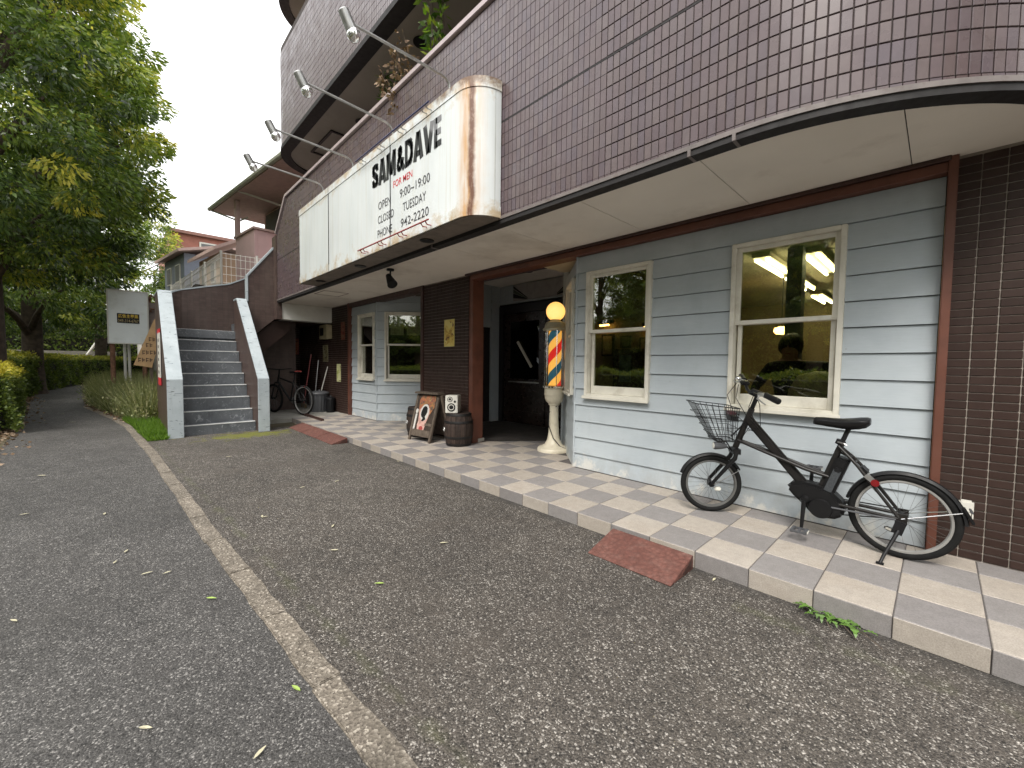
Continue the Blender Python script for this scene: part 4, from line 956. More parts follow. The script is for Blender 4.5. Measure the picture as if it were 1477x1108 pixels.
M['greyplastic'] = simple('dark_grey_plastic', (.07, .072, .078), .5, var=.12)
bin_(-10.25, .86, .21, .42, M['greyplastic'], 'ribbed grey plastic dustbin with lid in the alcove')
bin_(-9.93, 1.0, .10, .30, M['black'], 'small black bin between the ribbed dustbin and the tiled wall', lid=True)
def broom(x, y, mat, lean, label, h=1.35):
    o = empty('broom', (x, y, PT-.012)); tag(o, label, 'broom'); z = PT-.012
    MB().tube([(x, y, z+.1), (x+lean[0], y+lean[1], z+h)], .013, 8).build('handle', mat, o, smooth=True)
    MB().obox((x, y, z+.055), (.28, .05, .11)).build('brush', simple('straw_brush', (.16, .11, .05), .9, var=.3), o, bevel=.006)
broom(-11.3, .85, M['redrod'], (-.05, .2), 'red handled broom leaning in the dark alcove')
broom(-11.0, 1.0, M['steel'], (.02, .10), 'grey handled broom leaning beside the red one', 1.2)
broom(-10.62, .95, M['offwhite'], (.35, .12), 'white handled broom tilted over the grey dustbin', 1.05)
wr = MB(); wr.obox((-9.05, .34, PT+.012), (1.15, .06, .05), (0, 0, R(-2)))
tag(wr.build('parking_rail', M['darkbrown'], bevel=.006, loc=(-9.05, .34, PT-.012)), 'brown wooden rail lying on the floor by the dark bicycle', 'rail')
# =================================================================== bicycles
M['tyre'] = simple('tyre_rubber', (.010, .010, .010), .85, spec=.2, var=.2, nsc=20, bump=.15, bsc=120)
M['rim'] = simple('grey_rim', (.34, .335, .32), .4, metal=.4, var=.1)
M['rimd'] = simple('dark_grey_rim', (.13, .13, .125), .4, metal=.4, var=.1)
M['frame'] = simple('satin_graphite_paint', (.016, .0145, .0135), .38, spec=.35, metal=.05, var=.12)
M['blackpl'] = simple('black_plastic', (.008, .008, .0085), .45, spec=.25, var=.15)
M['spoke'] = simple('spoke_steel', (.16, .16, .16), .35, metal=.8, var=.05)
M['redlens'] = simple('red_reflector', (.16, .008, .010), .2); M['clearlens'] = simple('white_reflector', (.62, .61, .55), .2)
def wheel(par, c, rad, ax, hubw=.05, rim='rim', ns=28, tyre=.021):
    c = Vector(c); N = Vector(ax).normalized()
    wv = empty('wheel', c-wloc(par)); wv.parent = par; wv.location = c-wloc(par)
    MB().torus(c, rad-tyre, tyre, 56, 10, N).build('tyre', M['tyre'], wv, smooth=True)
    V = MB(); u = N.orthogonal().normalized(); v = N.cross(u); P = []
    prof = [(-.0125, rad-.038), (-.0125, rad-.049), (-.006, rad-.054), (.006, rad-.054), (.0125, rad-.049), (.0125, rad-.038)]; n = 56; m_ = len(prof)
    for i in range(n):
        a = 2*math.pi*i/n; d = u*math.cos(a)+v*math.sin(a)
        for q, r in prof: P.append(c+d*r+N*q)
    V.add(P, [(i*m_+k, i*m_+(k+1) % m_, ((i+1) % n)*m_+(k+1) % m_, ((i+1) % n)*m_+k) for i in range(n) for k in range(m_)])
    V.build('rim', M[rim], wv, smooth=True)
    MB().tube([c-N*hubw, c-N*hubw*.6, c-N*hubw*.6, c+N*hubw*.6, c+N*hubw*.6, c+N*hubw], [.012, .014, .024, .024, .014, .012], 14).build('hub', M['blackpl'], wv, smooth=True)
    sp_ = MB()
    for k in range(ns):
        a = 2*math.pi*k/ns; s = 1 if k % 2 else -1; b = a+(.9 if (k//2) % 2 else -.9)
        p0 = c+(u*math.cos(b)+v*math.sin(b))*.022+N*(s*hubw*.55); p1 = c+(u*math.cos(a)+v*math.sin(a))*(rad-.051)
        sp_.tube([p0, p1], .0011, 4)
    sp_.build('spokes', M['spoke'], wv)
    return wv
def guard(par, c, rad, ax, a0, a1, up, w_=.024, mat='blackpl'):
    """mudguard: arc in the wheel plane, angles from the forward direction `up[0]` towards `up[1]`"""
    c = Vector(c); N = Vector(ax).normalized(); f, z = up; P = []; n = 26; prof = [(-w_, -.012), (-w_*.6, .002), (0, .006), (w_*.6, .002), (w_, -.012), (w_*.6, -.001), (0, .003), (-w_*.6, -.001)]; m_ = 8
    for i in range(n+1):
        a = R(a0+(a1-a0)*i/n); d = f*math.cos(a)+z*math.sin(a)
        for q, r in prof: P.append(c+d*(rad+r)+N*q)
    F = [(i*m_+k, i*m_+(k+1) % m_, (i+1)*m_+(k+1) % m_, (i+1)*m_+k) for i in range(n) for k in range(m_)]+[tuple(range(m_)), tuple(n*m_+k for k in range(m_-1, -1, -1))]
    return MB().add(P, F).build('mudguard', M[mat], par, smooth=True)
YB = .83
bk = empty('bicycle', (-.85, YB, PT)); tag(bk, 'graphite electric city bicycle with wire basket standing by the clapboard wall', 'bicycle')
def P(x, z, y=0): return Vector((x, YB+y, z))
RH = P(-.318, PT+.255); RR = .255
rw = wheel(bk, RH, RR, (0, 1, 0))
a_ = R(35); F_ = Vector((-math.cos(a_), -math.sin(a_), 0)); L_ = Vector((math.sin(a_), -math.cos(a_), 0)); Zv = Vector((0, 0, 1))
FH = Vector((-1.375, YB, PT+.224))+F_*.045
fwv = wheel(bk, FH, .224, L_, rim='rimd')
fwd0 = Vector((-1, 0, 0))
# frame
fr_ = MB()
fr_.tube([P(-1.148, .945), P(-1.252, .64)], .021, 14)                                    # head tube
fr_.tube([P(-.612, .78), P(-.735, .40)], .0175, 14)                                      # seat tube
for s in (-1, 1):
    fr_.tube([P(-1.235, .70, s*.012), P(-1.10, .66, s*.03), P(-.80, .565, s*.034), P(-.675, .535, s*.022)], .0115, 10)   # twin lower tubes
    fr_.tube([P(-.632, .745, s*.018), P(-.56, .675, s*.045), P(-.525, .635, s*.055), P(-.33, .37, s*.066)], .0095, 10)  # seat stays
    fr_.tube([P(-.735, .385, s*.03), P(-.62, .372, s*.05), P(-.33, .362, s*.066)], .0105, 10)                        # chain stays
    fr_.obox(P(-.318, .365, s*.066), (.055, .008, .06))
fr_.tube([P(-.545, .655, -.05), P(-.545, .655, .05)], .008, 8)
fr_.build('frame', M['frame'], bk, smooth=True)
# flat main beam
d = (P(-.80, .44)-P(-1.165, .86)); ang = math.atan2(d.z, d.x)
mb = MB(); c0 = (P(-.80, .44)+P(-1.165, .86))/2; mb.obox(c0, (d.length+.05, .042, .062), (0, -ang, 0)); mb.build('down_tube', M['frame'], bk, bevel=.014, smooth=True)
text_c = simple('pale_lettering', (.25, .24, .22), .5)
# motor unit and chain case
mo = MB(); poly = [(-.895, .455), (-.90, .42), (-.86, .375), (-.80, .325), (-.755, .275), (-.70, .262), (-.63, .27), (-.585, .30), (-.58, .345), (-.60, .40), (-.66, .455), (-.74, .475), (-.82, .48)]
mo.prism(poly, 'y', YB-.062, YB+.058); mo.build('motor_unit', M['blackpl'], bk, bevel=.018, smooth=True)
MB().tube([P(-.705, .325, -.074), P(-.705, .325, -.060)], [.060, .066], 30).build('chainring_cover', M['blackpl'], bk, smooth=True)
MB().tube([P(-.79, .365, -.085), P(-.79, .365, -.060)], [.020, .03], 20).build('crank_boss', M['blackpl'], bk, smooth=True)
ch = MB(); ch.tube([P(-.68, .385, .05), P(-.32, .395, .05)], .0045, 6); ch.tube([P(-.68, .27, .05), P(-.32, .335, .05)], .0045, 6); ch.build('chain', M['black'], bk)
MB().tube([P(-.69, .345, -.06), P(-.34, .357, -.075)], .006, 8).build('chain_guard', M['greyplastic'], bk)
for s, dz, dx in ((-1, -.185, -.006), (1, .185, .006)):
    yo = s*.09; p0 = P(-.79, .362, yo); p1 = P(-.79+dx, .362+dz, yo*1.1)
    cr = MB().tube([p0, p1], [.014, .010], 10).build('crank', M['blackpl'], bk, smooth=True)
    pc_ = p1+Vector((0, s*.055, 0)); pd = MB()
    pd.tube([pc_-Vector((0, .05, 0)), pc_+Vector((0, .05, 0))], .008, 8)
    for q in (-1, 1): pd.obox(pc_+Vector((q*.036, 0, 0)), (.02, .085, .022))
    for q in (-1, 1): pd.obox(pc_+Vector((0, q*.04, 0)), (.075, .010, .016))
    ped = pd.build('pedal', M['greyplastic'], bk, bevel=.004)
    for q in (-1, 1): MB().obox(pc_+Vector((q*.0475, 0, 0)), (.004, .045, .012)).build('reflector', M['clearlens'], ped)
# battery behind the seat tube
sa = math.atan2(.38, .123)
bt_ = MB(); bc = P(-.642, .545); bt_.obox(bc, (.075, .088, .265), (0, math.pi/2-sa, 0)); bat = bt_.build('battery', M['blackpl'], bk, bevel=.014, smooth=True)
bx_ = Vector((math.cos(math.pi/2-sa), 0, -math.sin(math.pi/2-sa))); bz_ = Vector((math.sin(math.pi/2-sa), 0, math.cos(math.pi/2-sa)))
MB().obox(bc+Vector((0, -.0445, 0))+bz_*-.03, (.042, .004, .15), (0, math.pi/2-sa, 0)).build('label_plate', simple('charcoal_label', (.05, .055, .06), .3), bat)
MB().obox(bc+Vector((0, -.0455, 0))+bz_*.05, (.03, .004, .028), (0, math.pi/2-sa, 0)).build('lock_button', M['black'], bat)
hd = MB(); hd.tube([bc+bz_*.12-bx_*.03, bc+bz_*.155-bx_*.03, bc+bz_*.155+bx_*.03, bc+bz_*.12+bx_*.03], .009, 8); hd.build('carry_handle', M['blackpl'], bat, smooth=True)
# seat
MB().tube([P(-.625, .745), P(-.585, .868)], .0136, 14).build('seat_post', M['black'], bk, smooth=True)
MB().tube([P(-.632, .755), P(-.622, .785)], .023, 14).build('seat_clamp', M['black'], bk, smooth=True)
MB().tube([P(-.635, .772, -.02), P(-.60, .768, -.045), P(-.585, .757, -.05)], .005, 6).build('quick_release', M['steel'], bk)
sd_ = MB(); secs = [(-.772, .014, .893, .03), (-.76, .026, .902, .05), (-.72, .03, .905, .06), (-.67, .036, .904, .066), (-.62, .052, .906, .075), (-.57, .073, .913, .085), (-.53, .084, .921, .085), (-.497, .078, .924, .07), (-.482, .052, .92, .04)]
Vs = []
for x, hw, zt, th_ in secs:
    for k in range(14):
        a = 2*math.pi*k/14; cy = math.cos(a); sy_ = math.sin(a)
        Vs.append(P(x, zt+(.02*(1-abs(cy)**2)*1.0 if sy_ > 0 else -th_*(1-abs(cy)**3)*(.4 if abs(cy) < .5 else .8)), hw*cy))
Fs = [(i*14+k, i*14+(k+1) % 14, (i+1)*14+(k+1) % 14, (i+1)*14+k) for i in range(len(secs)-1) for k in range(14)]+[tuple(range(14)), tuple((len(secs)-1)*14+k for k in range(13, -1, -1))]
sd_.add(Vs, Fs); sad = sd_.build('saddle', simple('black_saddle_vinyl', (.010, .010, .011), .4, spec=.3, var=.1), bk, smooth='all')
rl_ = MB()
for s in (-1, 1): rl_.tube([P(-.73, .885, s*.012), P(-.66, .868, s*.022), P(-.57, .866, s*.022), P(-.51, .90, s*.03)], .0035, 6)
rl_.build('rail', M['steel'], sad)
# rear mudguard, stays, reflector, lock, brake
guard(bk, RH, RR+.012, (0, 1, 0), 62-50, 176, (fwd0, Zv))
MB().tube([RH+Vector((0, -.07, 0)), P(-.075, .455, -.03)], .003, 8).build('guard_stay', M['chrome'], bk); MB().tube([RH+Vector((0, .07, 0)), P(-.075, .455, .03)], .003, 8).build('guard_stay', M['chrome'], bk)
MB().obox(P(-.052, .44, 0), (.012, .05, .095), (0, R(-28), 0)).build('mud_flap', M['blackpl'], bk, bevel=.004)
MB().obox(P(-.043, .468, 0), (.010, .04, .03), (0, R(-28), 0)).build('rear_plate', M['greyplastic'], bk, bevel=.004)
MB().tube([P(-.44, .555, -.075), P(-.44, .555, -.085)], .021, 16).build('rear_reflector', M['redlens'], bk, smooth=True)
lk = MB(); lk.torus(P(-.475, .575), .048, .008, 20, 6, (.6, 0, .8)); lk.obox(P(-.47, .578, -.06), (.045, .02, .028), (0, R(40), 0)); lk.build('frame_lock', M['steel'], bk, smooth=True)
MB().obox(P(-.50, .615, 0), (.05, .10, .022), (0, R(45), 0)).build('brake_caliper', M['blackpl'], bk, bevel=.006)
MB().obox(P(-.37, .275, -.012), (.048, .012, .026), (0, R(20), 0)).build('spoke_reflector', M['clearlens'], bk, bevel=.006)
# kickstand on the street side
ksf = Vector((-.392, .63, PT)); ks = MB(); ks.obox(P(-.325, .315, -.085), (.05, .022, .075), (0, R(15), 0)); ks.tube([P(-.325, .30, -.09), ksf+Vector((.014, .035, .05)), ksf+Vector((0, 0, .006))], [.011, .0085, .0085], 10); ks.obox(ksf+Vector((0, 0, .006)), (.035, .02, .012)); ks.build('kickstand', M['black'], bk, smooth=True)
# ---- steering assembly turned to the street side
st0 = P(-1.148, .945); st1 = P(-1.115, 1.045)
fk = MB()
crown = P(-1.255, .615)
for s in (-1, 1): fk.tube([crown+L_*(s*.045), crown+L_*(s*.052)+Vector((0, 0, -.05))+F_*.012, FH+L_*(s*.056)+Zv*.02, FH+L_*(s*.056)], [.015, .0165, .012, .010], 10)
fk.obox(crown, (.05, .12, .04), (0, 0, math.atan2(L_.y, L_.x)-math.pi/2)); fk.build('fork', M['blackpl'], bk, smooth=True)
MB().tube([st0, st1], .015, 12).build('stem', M['blackpl'], bk, smooth=True)
MB().tube([st1-Zv*.005, st1+F_*.055+Zv*.02], .014, 10).build('stem', M['blackpl'], bk, smooth=True)
bc_ = st1+F_*.05+Zv*.02
HB = [bc_+L_*.335-F_*.055+Zv*-.038, bc_+L_*.18-F_*.02+Zv*.0, bc_+L_*.06+Zv*.02, bc_, bc_-L_*.06+Zv*.02, bc_-L_*.18-F_*.02+Zv*.075, bc_-L_*.31-F_*.035+Zv*.115]
# tilt of the bar follows the lean of the bicycle
MB().tube(HB, .0115, 10).build('handlebar', M['blackpl'], bk, smooth=True)
for i0, i1 in ((0, 1), (6, 5)):
    q0 = HB[i0]; q1 = q0.lerp(HB[i1], .82); dd = (q1-q0).normalized()
    MB().tube([q0-dd*.004, q0, q0+dd*.02, q1-dd*.02, q1], [.015, .0205, .0215, .0195, .021], 14).build('grip', M['blackpl'], bk, smooth=True)
    s = 1 if i0 == 0 else -1; b0 = q1+dd*.015
    lv = MB(); lv.obox(b0+F_*.018, (.04, .04, .025)); lv.tube([b0+F_*.03-Zv*.005, b0+F_*.06-dd*.03-Zv*.02, b0+F_*.055-dd*.11-Zv*.035], [.007, .006, .005], 8); lv.build('brake_lever', M['steel'], bk, smooth=True)
MB().obox(bc_-L_*.12+Zv*.065, (.06, .055, .03), (.2, .1, a_)).build('display_unit', M['blackpl'], bk, bevel=.008)
bell = bc_-L_*.20+Zv*.09+F_*.02; MB().lathe([(.024, 0), (.023, .012), (.012, .022), (.001, .025)], 16, bell).build('bell', M['chrome'], bk, smooth='all')
cb_ = MB()
cb_.tube([bc_-L_*.17+F_*.04+Zv*.06, bc_-L_*.12+F_*.12-Zv*.03, bc_-L_*.02+F_*.10-Zv*.16, st0+F_*.03-Zv*.12, P(-1.20, .70, -.03)], .0026, 6)
cb_.tube([bc_-L_*.16+F_*.03+Zv*.05, bc_-L_*.08+F_*.07-Zv*.05, st0+F_*.04-Zv*.05, P(-1.17, .80, -.03), P(-1.10, .77, -.03)], .0026, 6)
cb_.tube([bc_+L_*.16+F_*.03, bc_+L_*.10+F_*.04-Zv*.10, st0+L_*.05-Zv*.08, P(-1.19, .74, -.03), P(-1.25, .64, .03)], .0026, 6)
cb_.tube([bc_+L_*.15+F_*.02, bc_+L_*.13-F_*.02-Zv*.08, st0+L_*.06-F_*.04-Zv*.13, P(-1.16, .78, -.035)], .0026, 6)
cb_.build('cables', M['blackpl'], bk, smooth=True)
guard(bk, FH, .224+.014, L_, 18, 150, (F_, Zv))
MB().tube([FH+L_*.06, FH-F_*.20+Zv*.12+L_*.025], .0028, 6).build('guard_stay', M['steel'], bk)
MB().obox(FH+F_*-.045+Zv*-.035+L_*.02, (.045, .03, .03), (0, 0, a_)).build('spoke_reflector', M['clearlens'], bk, bevel=.006)
# wire basket in front of the head tube
bo = P(-1.215, .705)+F_*.06
def bpnt(u_, v_, w_): return bo+F_*(u_)+L_*(v_)+Zv*w_       # forward, left, up
def rect(w_, t, top=0):
    fl, bl, hw = .15+.155*t, .0-.0*t, .11+.06*t; rise = .035*t
    pts = []
    for (u0, v0) in ((bl, -hw), (fl, -hw), (fl, hw), (bl, hw)):
        pts.append((u0, v0))
    out = []
    for i in range(4):
        a, b = Vector(pts[i]), Vector(pts[(i+1) % 4]); pv = Vector(pts[i-1]); r_ = .03
        for k in range(4):
            q = k/3; p0 = a+(pv-a).normalized()*r_; p1 = a+(b-a).normalized()*r_
            cc = p0.lerp(a, q).lerp(a.lerp(p1, q), q); out.append(bpnt(cc.x, cc.y, w_+(.03 if top else 0)*(cc.x/fl if fl else 0)))
    return out
bkt = MB()
lev = [0, .05, .10, .15, .20, .245]
for i, w_ in enumerate(lev):
    bkt.tube(rect(w_, w_/.245, i == 5), .0038 if i in (0, 5) else .0022, 6, closed=True)
def side(p0, p1, n_):
    for k in range(n_+1):
        q = k/n_; bkt.tube([p0[0].lerp(p0[1], q), p1[0].lerp(p1[1], q)], .0022, 5)
def cor(t, w_, top=0):
    fl, hw = .15+.155*t, .11+.06*t; r_ = .012
    return [bpnt(r_, -hw, w_), bpnt(fl-r_, -hw, w_+(.03 if top else 0)), bpnt(fl-r_, hw, w_+(.03 if top else 0)), bpnt(r_, hw, w_)]
b0, b1 = cor(0, 0), cor(1, .245, 1)
for i, n_ in ((0, 6), (1, 7), (2, 6), (3, 7)): side((b0[i], b0[(i+1) % 4]), (b1[i], b1[(i+1) % 4]), n_)
for k in range(1, 5): bkt.tube([bpnt(0, -.11+.22*k/5, 0), bpnt(.15, -.11+.22*k/5, 0)], .0017, 5)
bkt.build('basket', M['black'], bk, smooth=True)
bs_ = MB(); bs_.tube([crown+L_*.03+F_*.03, bpnt(.06, .07, -.012), bpnt(.12, .07, -.014), bpnt(.12, -.07, -.014), bpnt(.06, -.07, -.012), crown-L_*.03+F_*.03], .005, 6)
bs_.tube([bpnt(.01, 0, .02), st0+F_*.02-Zv*.08], .006, 6); bs_.obox(bpnt(.005, 0, .16), (.05, .09, .035), (0, 0, a_)); bs_.build('basket_bracket', M['black'], bk)
MB().obox(bpnt(.02, .02, .20), (.05, .09, .03), (0, 0, a_)).build('basket_plate', simple('dark_maroon_plastic', (.05, .014, .018), .4), bk, bevel=.008)
hl = MB(); h0 = bpnt(.085, .055, -.045); hl.tube([h0-F_*.03, h0, h0+F_*.045, h0+F_*.06], [.016, .024, .030, .028], 16); hlo = hl.build('headlamp', M['greyplastic'], bk, smooth=True)
MB().tube([h0+F_*.058, h0+F_*.064], [.026, .02], 16).build('lens', M['clearlens'], hlo, smooth=True)
MB().tube([h0, bpnt(.09, .055, -.014)], .006, 6).build('bracket', M['black'], hlo)

# ---- second bicycle, in the alcove
b2 = empty('bicycle', (-10.2, .2, PT)); tag(b2, 'dark mountain bicycle with red trimmed saddle parked in the alcove', 'bicycle')
A0 = Vector((-9.72, .36, PT-.012)); A1 = Vector((-10.68, .02, PT-.012)); dv = (A1-A0).normalized(); nv = Vector((-dv.y, dv.x, 0))
r2 = .325; h_r = A0+Zv*r2; h_f = A1+Zv*r2
wheel(b2, h_r, r2, nv, rim='rim'); wheel(b2, h_f, r2, nv, rim='black')
def Q(t, z, y=0): return A0+dv*t+nv*y+Zv*z
f2 = MB(); f2.tube([Q(.43, .30), Q(.30, .78)], .016, 10); f2.tube([Q(.43, .30), Q(.86, .72)], .022, 10); f2.tube([Q(.33, .68), Q(.84, .80)], .017, 10); f2.tube([Q(.82, .86), Q(.87, .68)], .02, 10)
for s in (-1, 1): f2.tube([Q(0, r2, s*.06), Q(.43, .30, s*.03)], .009, 8); f2.tube([Q(0, r2, s*.06), Q(.32, .70, s*.02)], .008, 8); f2.tube([Q(1.018, r2, s*.055), Q(.88, .68, s*.055)], .014, 8)
f2.tube([Q(.87, .68, -.06), Q(.87, .68, .06)], .02, 8); f2.build('frame', M['blackpl'], b2, smooth=True)
MB().tube([Q(.80, 1.0, -.29), Q(.80, .98, -.05), Q(.80, .98, .05), Q(.80, 1.0, .29)], .012, 8).build('handlebar', M['blackpl'], b2, smooth=True); MB().tube([Q(.82, .86), Q(.80, .98)], .015, 8).build('stem', M['blackpl'], b2)
MB().tube([Q(.30, .78), Q(.28, .90)], .013, 8).build('seat_post', M['black'], b2)
MB().obox(Q(.29, .93), (.26, .12, .05), (0, R(3), math.atan2(dv.y, dv.x))).build('saddle', M['blackpl'], b2, bevel=.02, smooth=True)
MB().obox(Q(.20, .945, -.02), (.09, .13, .03), (0, 0, math.atan2(dv.y, dv.x))).build('saddle_trim', M['redrod'], b2, bevel=.01)
MB().obox(Q(-.06, .62, -.0), (.02, .05, .03), (0, 0, math.atan2(dv.y, dv.x))).build('rear_light', M['redlens'], b2, bevel=.004)
MB().tube([Q(.43, .30, -.07), Q(.43, .30, -.05)], .07, 20).build('chainring', M['steel'], b2)
# =================================================================== foliage
def leafmat(name, stops, trans=.35, rough=.45):
    m = NM(name); at = m.node('ShaderNodeAttribute'); at.attribute_name = 'tone'
    r = m.node('ShaderNodeNewGeometry').outputs['Random Per Island']
    f = m.math('ADD', at.outputs['Fac'], m.math('MULTIPLY', m.math('SUBTRACT', r, .5), .28))
    c = m.ramp(f, stops); m.set(c, rough, spec=.45)
    tr = m.node('ShaderNodeBsdfTranslucent'); m.l(m.mix(1, c, (1.25, 1.3, .6), 'MULTIPLY'), tr.inputs[0])
    x = m.node('ShaderNodeMixShader'); x.inputs[0].default_value = trans
    m.l(m.b.outputs[0], x.inputs[1]); m.l(tr.outputs[0], x.inputs[2]); m.l(x.outputs[0], m.out.inputs[0]); return m.m
M['leaf'] = leafmat('evergreen_oak_leaves', [(0, (0.027, 0.049, 0.014)), (.3, (0.084, 0.142, 0.032)), (.55, (0.169, 0.250, 0.049)), (.78, (0.351, 0.405, 0.068)), (1, (0.594, 0.540, 0.081))], .28, .33)
M['hedgeleaf'] = leafmat('hedge_leaves', [(0, (0.046, 0.078, 0.018)), (.4, (0.137, 0.189, 0.036)), (.7, (0.338, 0.338, 0.055)), (1, (0.600, 0.520, 0.072))])
M['weedleaf'] = leafmat('weed_blades', [(0, (0.081, 0.109, 0.034)), (.45, (0.230, 0.247, 0.103)), (.8, (0.391, 0.368, 0.196)), (1, (0.517, 0.471, 0.287))], .3)
M['grassleaf'] = leafmat('bright_grass', [(0, (.05, .10, .012)), (.5, (.115, .22, .022)), (1, (.22, .34, .05))], .4)
M['plantleaf'] = leafmat('plant_leaves', [(0, (.03, .07, .012)), (.5, (.09, .17, .02)), (1, (.22, .27, .05))], .4)
M['drylit'] = leafmat('dry_leaf_litter', [(0, (.10, .06, .035)), (.5, (.22, .145, .09)), (1, (.36, .27, .19))], .15, .8)
M['bark'] = simple('grey_brown_bark', (.075, .056, .042), .95, var=.4, nsc=9, bump=.9, bsc=16)
def leaf_mesh(name, Pn, D, Ln, Wd, tone, mat, fold=.25):
    n = len(Pn); rv = rng.normal(size=(n, 3)); S = np.cross(D, rv); S /= np.linalg.norm(S, axis=1)[:, None]+1e-9; U = np.cross(S, D)
    Ln = np.asarray(Ln)[:, None]; Wd = np.asarray(Wd)[:, None]
    mid = Pn+D*Ln*.45
    V = np.stack([Pn, mid+S*Wd+U*Wd*fold, Pn+D*Ln-U*Wd*fold*.5, mid-S*Wd+U*Wd*fold], 1).reshape(-1, 3)
    me = bpy.data.meshes.new(name); me.vertices.add(4*n); me.vertices.foreach_set('co', V.astype(np.float32).ravel())
    me.loops.add(4*n); me.loops.foreach_set('vertex_index', np.arange(4*n, dtype=np.int32))
    me.polygons.add(n); me.polygons.foreach_set('loop_start', np.arange(0, 4*n, 4, dtype=np.int32))
    me.update(calc_edges=True)
    at = me.attributes.new('tone', 'FLOAT', 'POINT'); at.data.foreach_set('value', np.repeat(np.clip(tone, 0, 1), 4).astype(np.float32))
    me.materials.append(mat); return me
def unit(a): return a/(np.linalg.norm(a, axis=1)[:, None]+1e-9)
def crown(name, h0, h1, rmax, ncl, per, leaf, seed, peak=.28, sunny=(.5, -.3, .8), spread=.31):
    g = np.random.default_rng(seed); sun = np.array(sunny)/np.linalg.norm(sunny)
    bumps = unit(g.normal(size=(26, 3))); amp = g.uniform(-.22, .26, 26)
    t = g.beta(1.05, 1.25, ncl*2); th = g.uniform(0, 2*np.pi, ncl*2)
    rr = np.where(t < peak, .58+.42*(t/peak)**.6, np.clip(1-((t-peak)/(1.03-peak))**1.7, 0, 1)**.62)
    d = np.stack([np.cos(th), np.sin(th), (t-.5)*1.5], 1); du = unit(d)
    bm_ = 1+np.einsum('ij,j->i', np.clip(du@bumps.T-.72, 0, 1)*3.2, amp)
    u = g.uniform(0, 1, ncl*2)**.33
    rad = rmax*rr*bm_*u
    C = np.stack([np.cos(th)*rad, np.sin(th)*rad, h0+t*(h1-h0)+g.normal(0, .12, ncl*2)], 1)[:ncl]; u = u[:ncl]; du = du[:ncl]
    tone_c = .38+.21*g.normal(size=ncl)+.42*np.clip(du@sun, -.3, 1)*np.clip((u-.75)*4, 0, 1)+.12*(C[:, 2]-h0)/(h1-h0)  # sunward clumps given lighter tones, sunlight put into the leaf colour
    young_or_sunlit = g.uniform(size=ncl) < .10*np.clip(.4+du@sun, .1, 1.4); tone_c[young_or_sunlit] += .28
    idx = np.repeat(np.arange(ncl), per); n = len(idx)
    loc = g.normal(size=(n, 3)); loc *= (spread*g.uniform(.35, 1, n)**.5/(np.linalg.norm(loc, axis=1)+1e-9))[:, None]; loc[:, 2] *= .62
    Pn = C[idx]+loc
    D = unit(unit(loc)*.75+du[idx]*.55+np.array([0, 0, -.45])+g.normal(size=(n, 3))*.33)
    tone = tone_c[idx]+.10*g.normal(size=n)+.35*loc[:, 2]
    return leaf_mesh(name, Pn, D, g.uniform(.7, 1.25, n)*leaf, g.uniform(.75, 1.2, n)*leaf*.19, tone, M['leaf']), C, u
def trunk(mb, base, h, r, lean, C, seed, nl=16, h0=2.5):
    g = np.random.default_rng(seed); b = Vector(base)
    pts = [b+Vector((lean[0]*q+.05*math.sin(q*5+seed), lean[1]*q+.05*math.cos(q*4+seed), h*q)) for q in [0, .02, .08, .2, .35, .5, .7, .9]]
    mb.tube(pts, [r*1.5, r*1.2, r*1.02, r*.95, r*.82, r*.62, r*.38, r*.12], 12)
    idx = g.choice(len(C), nl, replace=False)
    for i in idx:
        c = Vector(C[i])+Vector((b.x, b.y, 0)); z = min(h*.85, max(h0*.75, c.z*.62)); q = z/h
        if c.z < z+1.0: c.z = z+1.0
        s = b+Vector((lean[0]*q, lean[1]*q, z)); m_ = s.lerp(c, .5)+Vector((0, 0, .2)); rr = r*(.5-.35*q)
        mb.tube([s, s.lerp(m_, .5)+Vector((0, 0, .1)), m_, c], [rr, rr*.75, rr*.5, rr*.12], 7)
def tree(loc, h0, h1, rmax, r, ncl, per, leaf, seed, label, grp=None, lean=(0, 0), src=None, scale=1, rz=0, **k):
    T = empty('evergreen_tree', (loc[0], loc[1], gz(loc[0])-.03)); tag(T, label, 'tree', grp); T.rotation_euler = (0, 0, rz); T.scale = (scale,)*3
    if src:
        for c_ in src.children:
            o = c_.copy(); col.objects.link(o); o.parent = T
        return T
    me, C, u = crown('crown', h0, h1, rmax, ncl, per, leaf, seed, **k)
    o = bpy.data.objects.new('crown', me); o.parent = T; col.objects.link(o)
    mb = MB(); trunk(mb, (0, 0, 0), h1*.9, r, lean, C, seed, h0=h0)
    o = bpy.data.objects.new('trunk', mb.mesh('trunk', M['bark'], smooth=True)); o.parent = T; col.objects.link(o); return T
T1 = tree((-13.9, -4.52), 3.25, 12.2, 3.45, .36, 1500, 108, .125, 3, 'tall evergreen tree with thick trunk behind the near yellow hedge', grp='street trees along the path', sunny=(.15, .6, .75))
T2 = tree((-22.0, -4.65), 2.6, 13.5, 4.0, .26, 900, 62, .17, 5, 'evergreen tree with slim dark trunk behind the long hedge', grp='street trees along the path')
tree((-33.5, -3.1), 0, 0, 0, 0, 0, 0, 0, 0, 'evergreen tree rising where the path bends out of sight', grp='street trees along the path', src=T2, scale=1.0, rz=2.2)
for i, (x, y, s, rz) in enumerate([(-29, -9.0, .95, 1.0), (-40, -8.5, 1.05, 4.0), (-33, -14.5, 1.1, 2.9), (-21, -11.5, 1.0, 5.2)]):
    tree((x, y), 0, 0, 0, 0, 0, 0, 0, 0, 'evergreen park tree standing beyond the hedges', grp='trees in the park beyond the hedges', src=T2, scale=s, rz=rz)
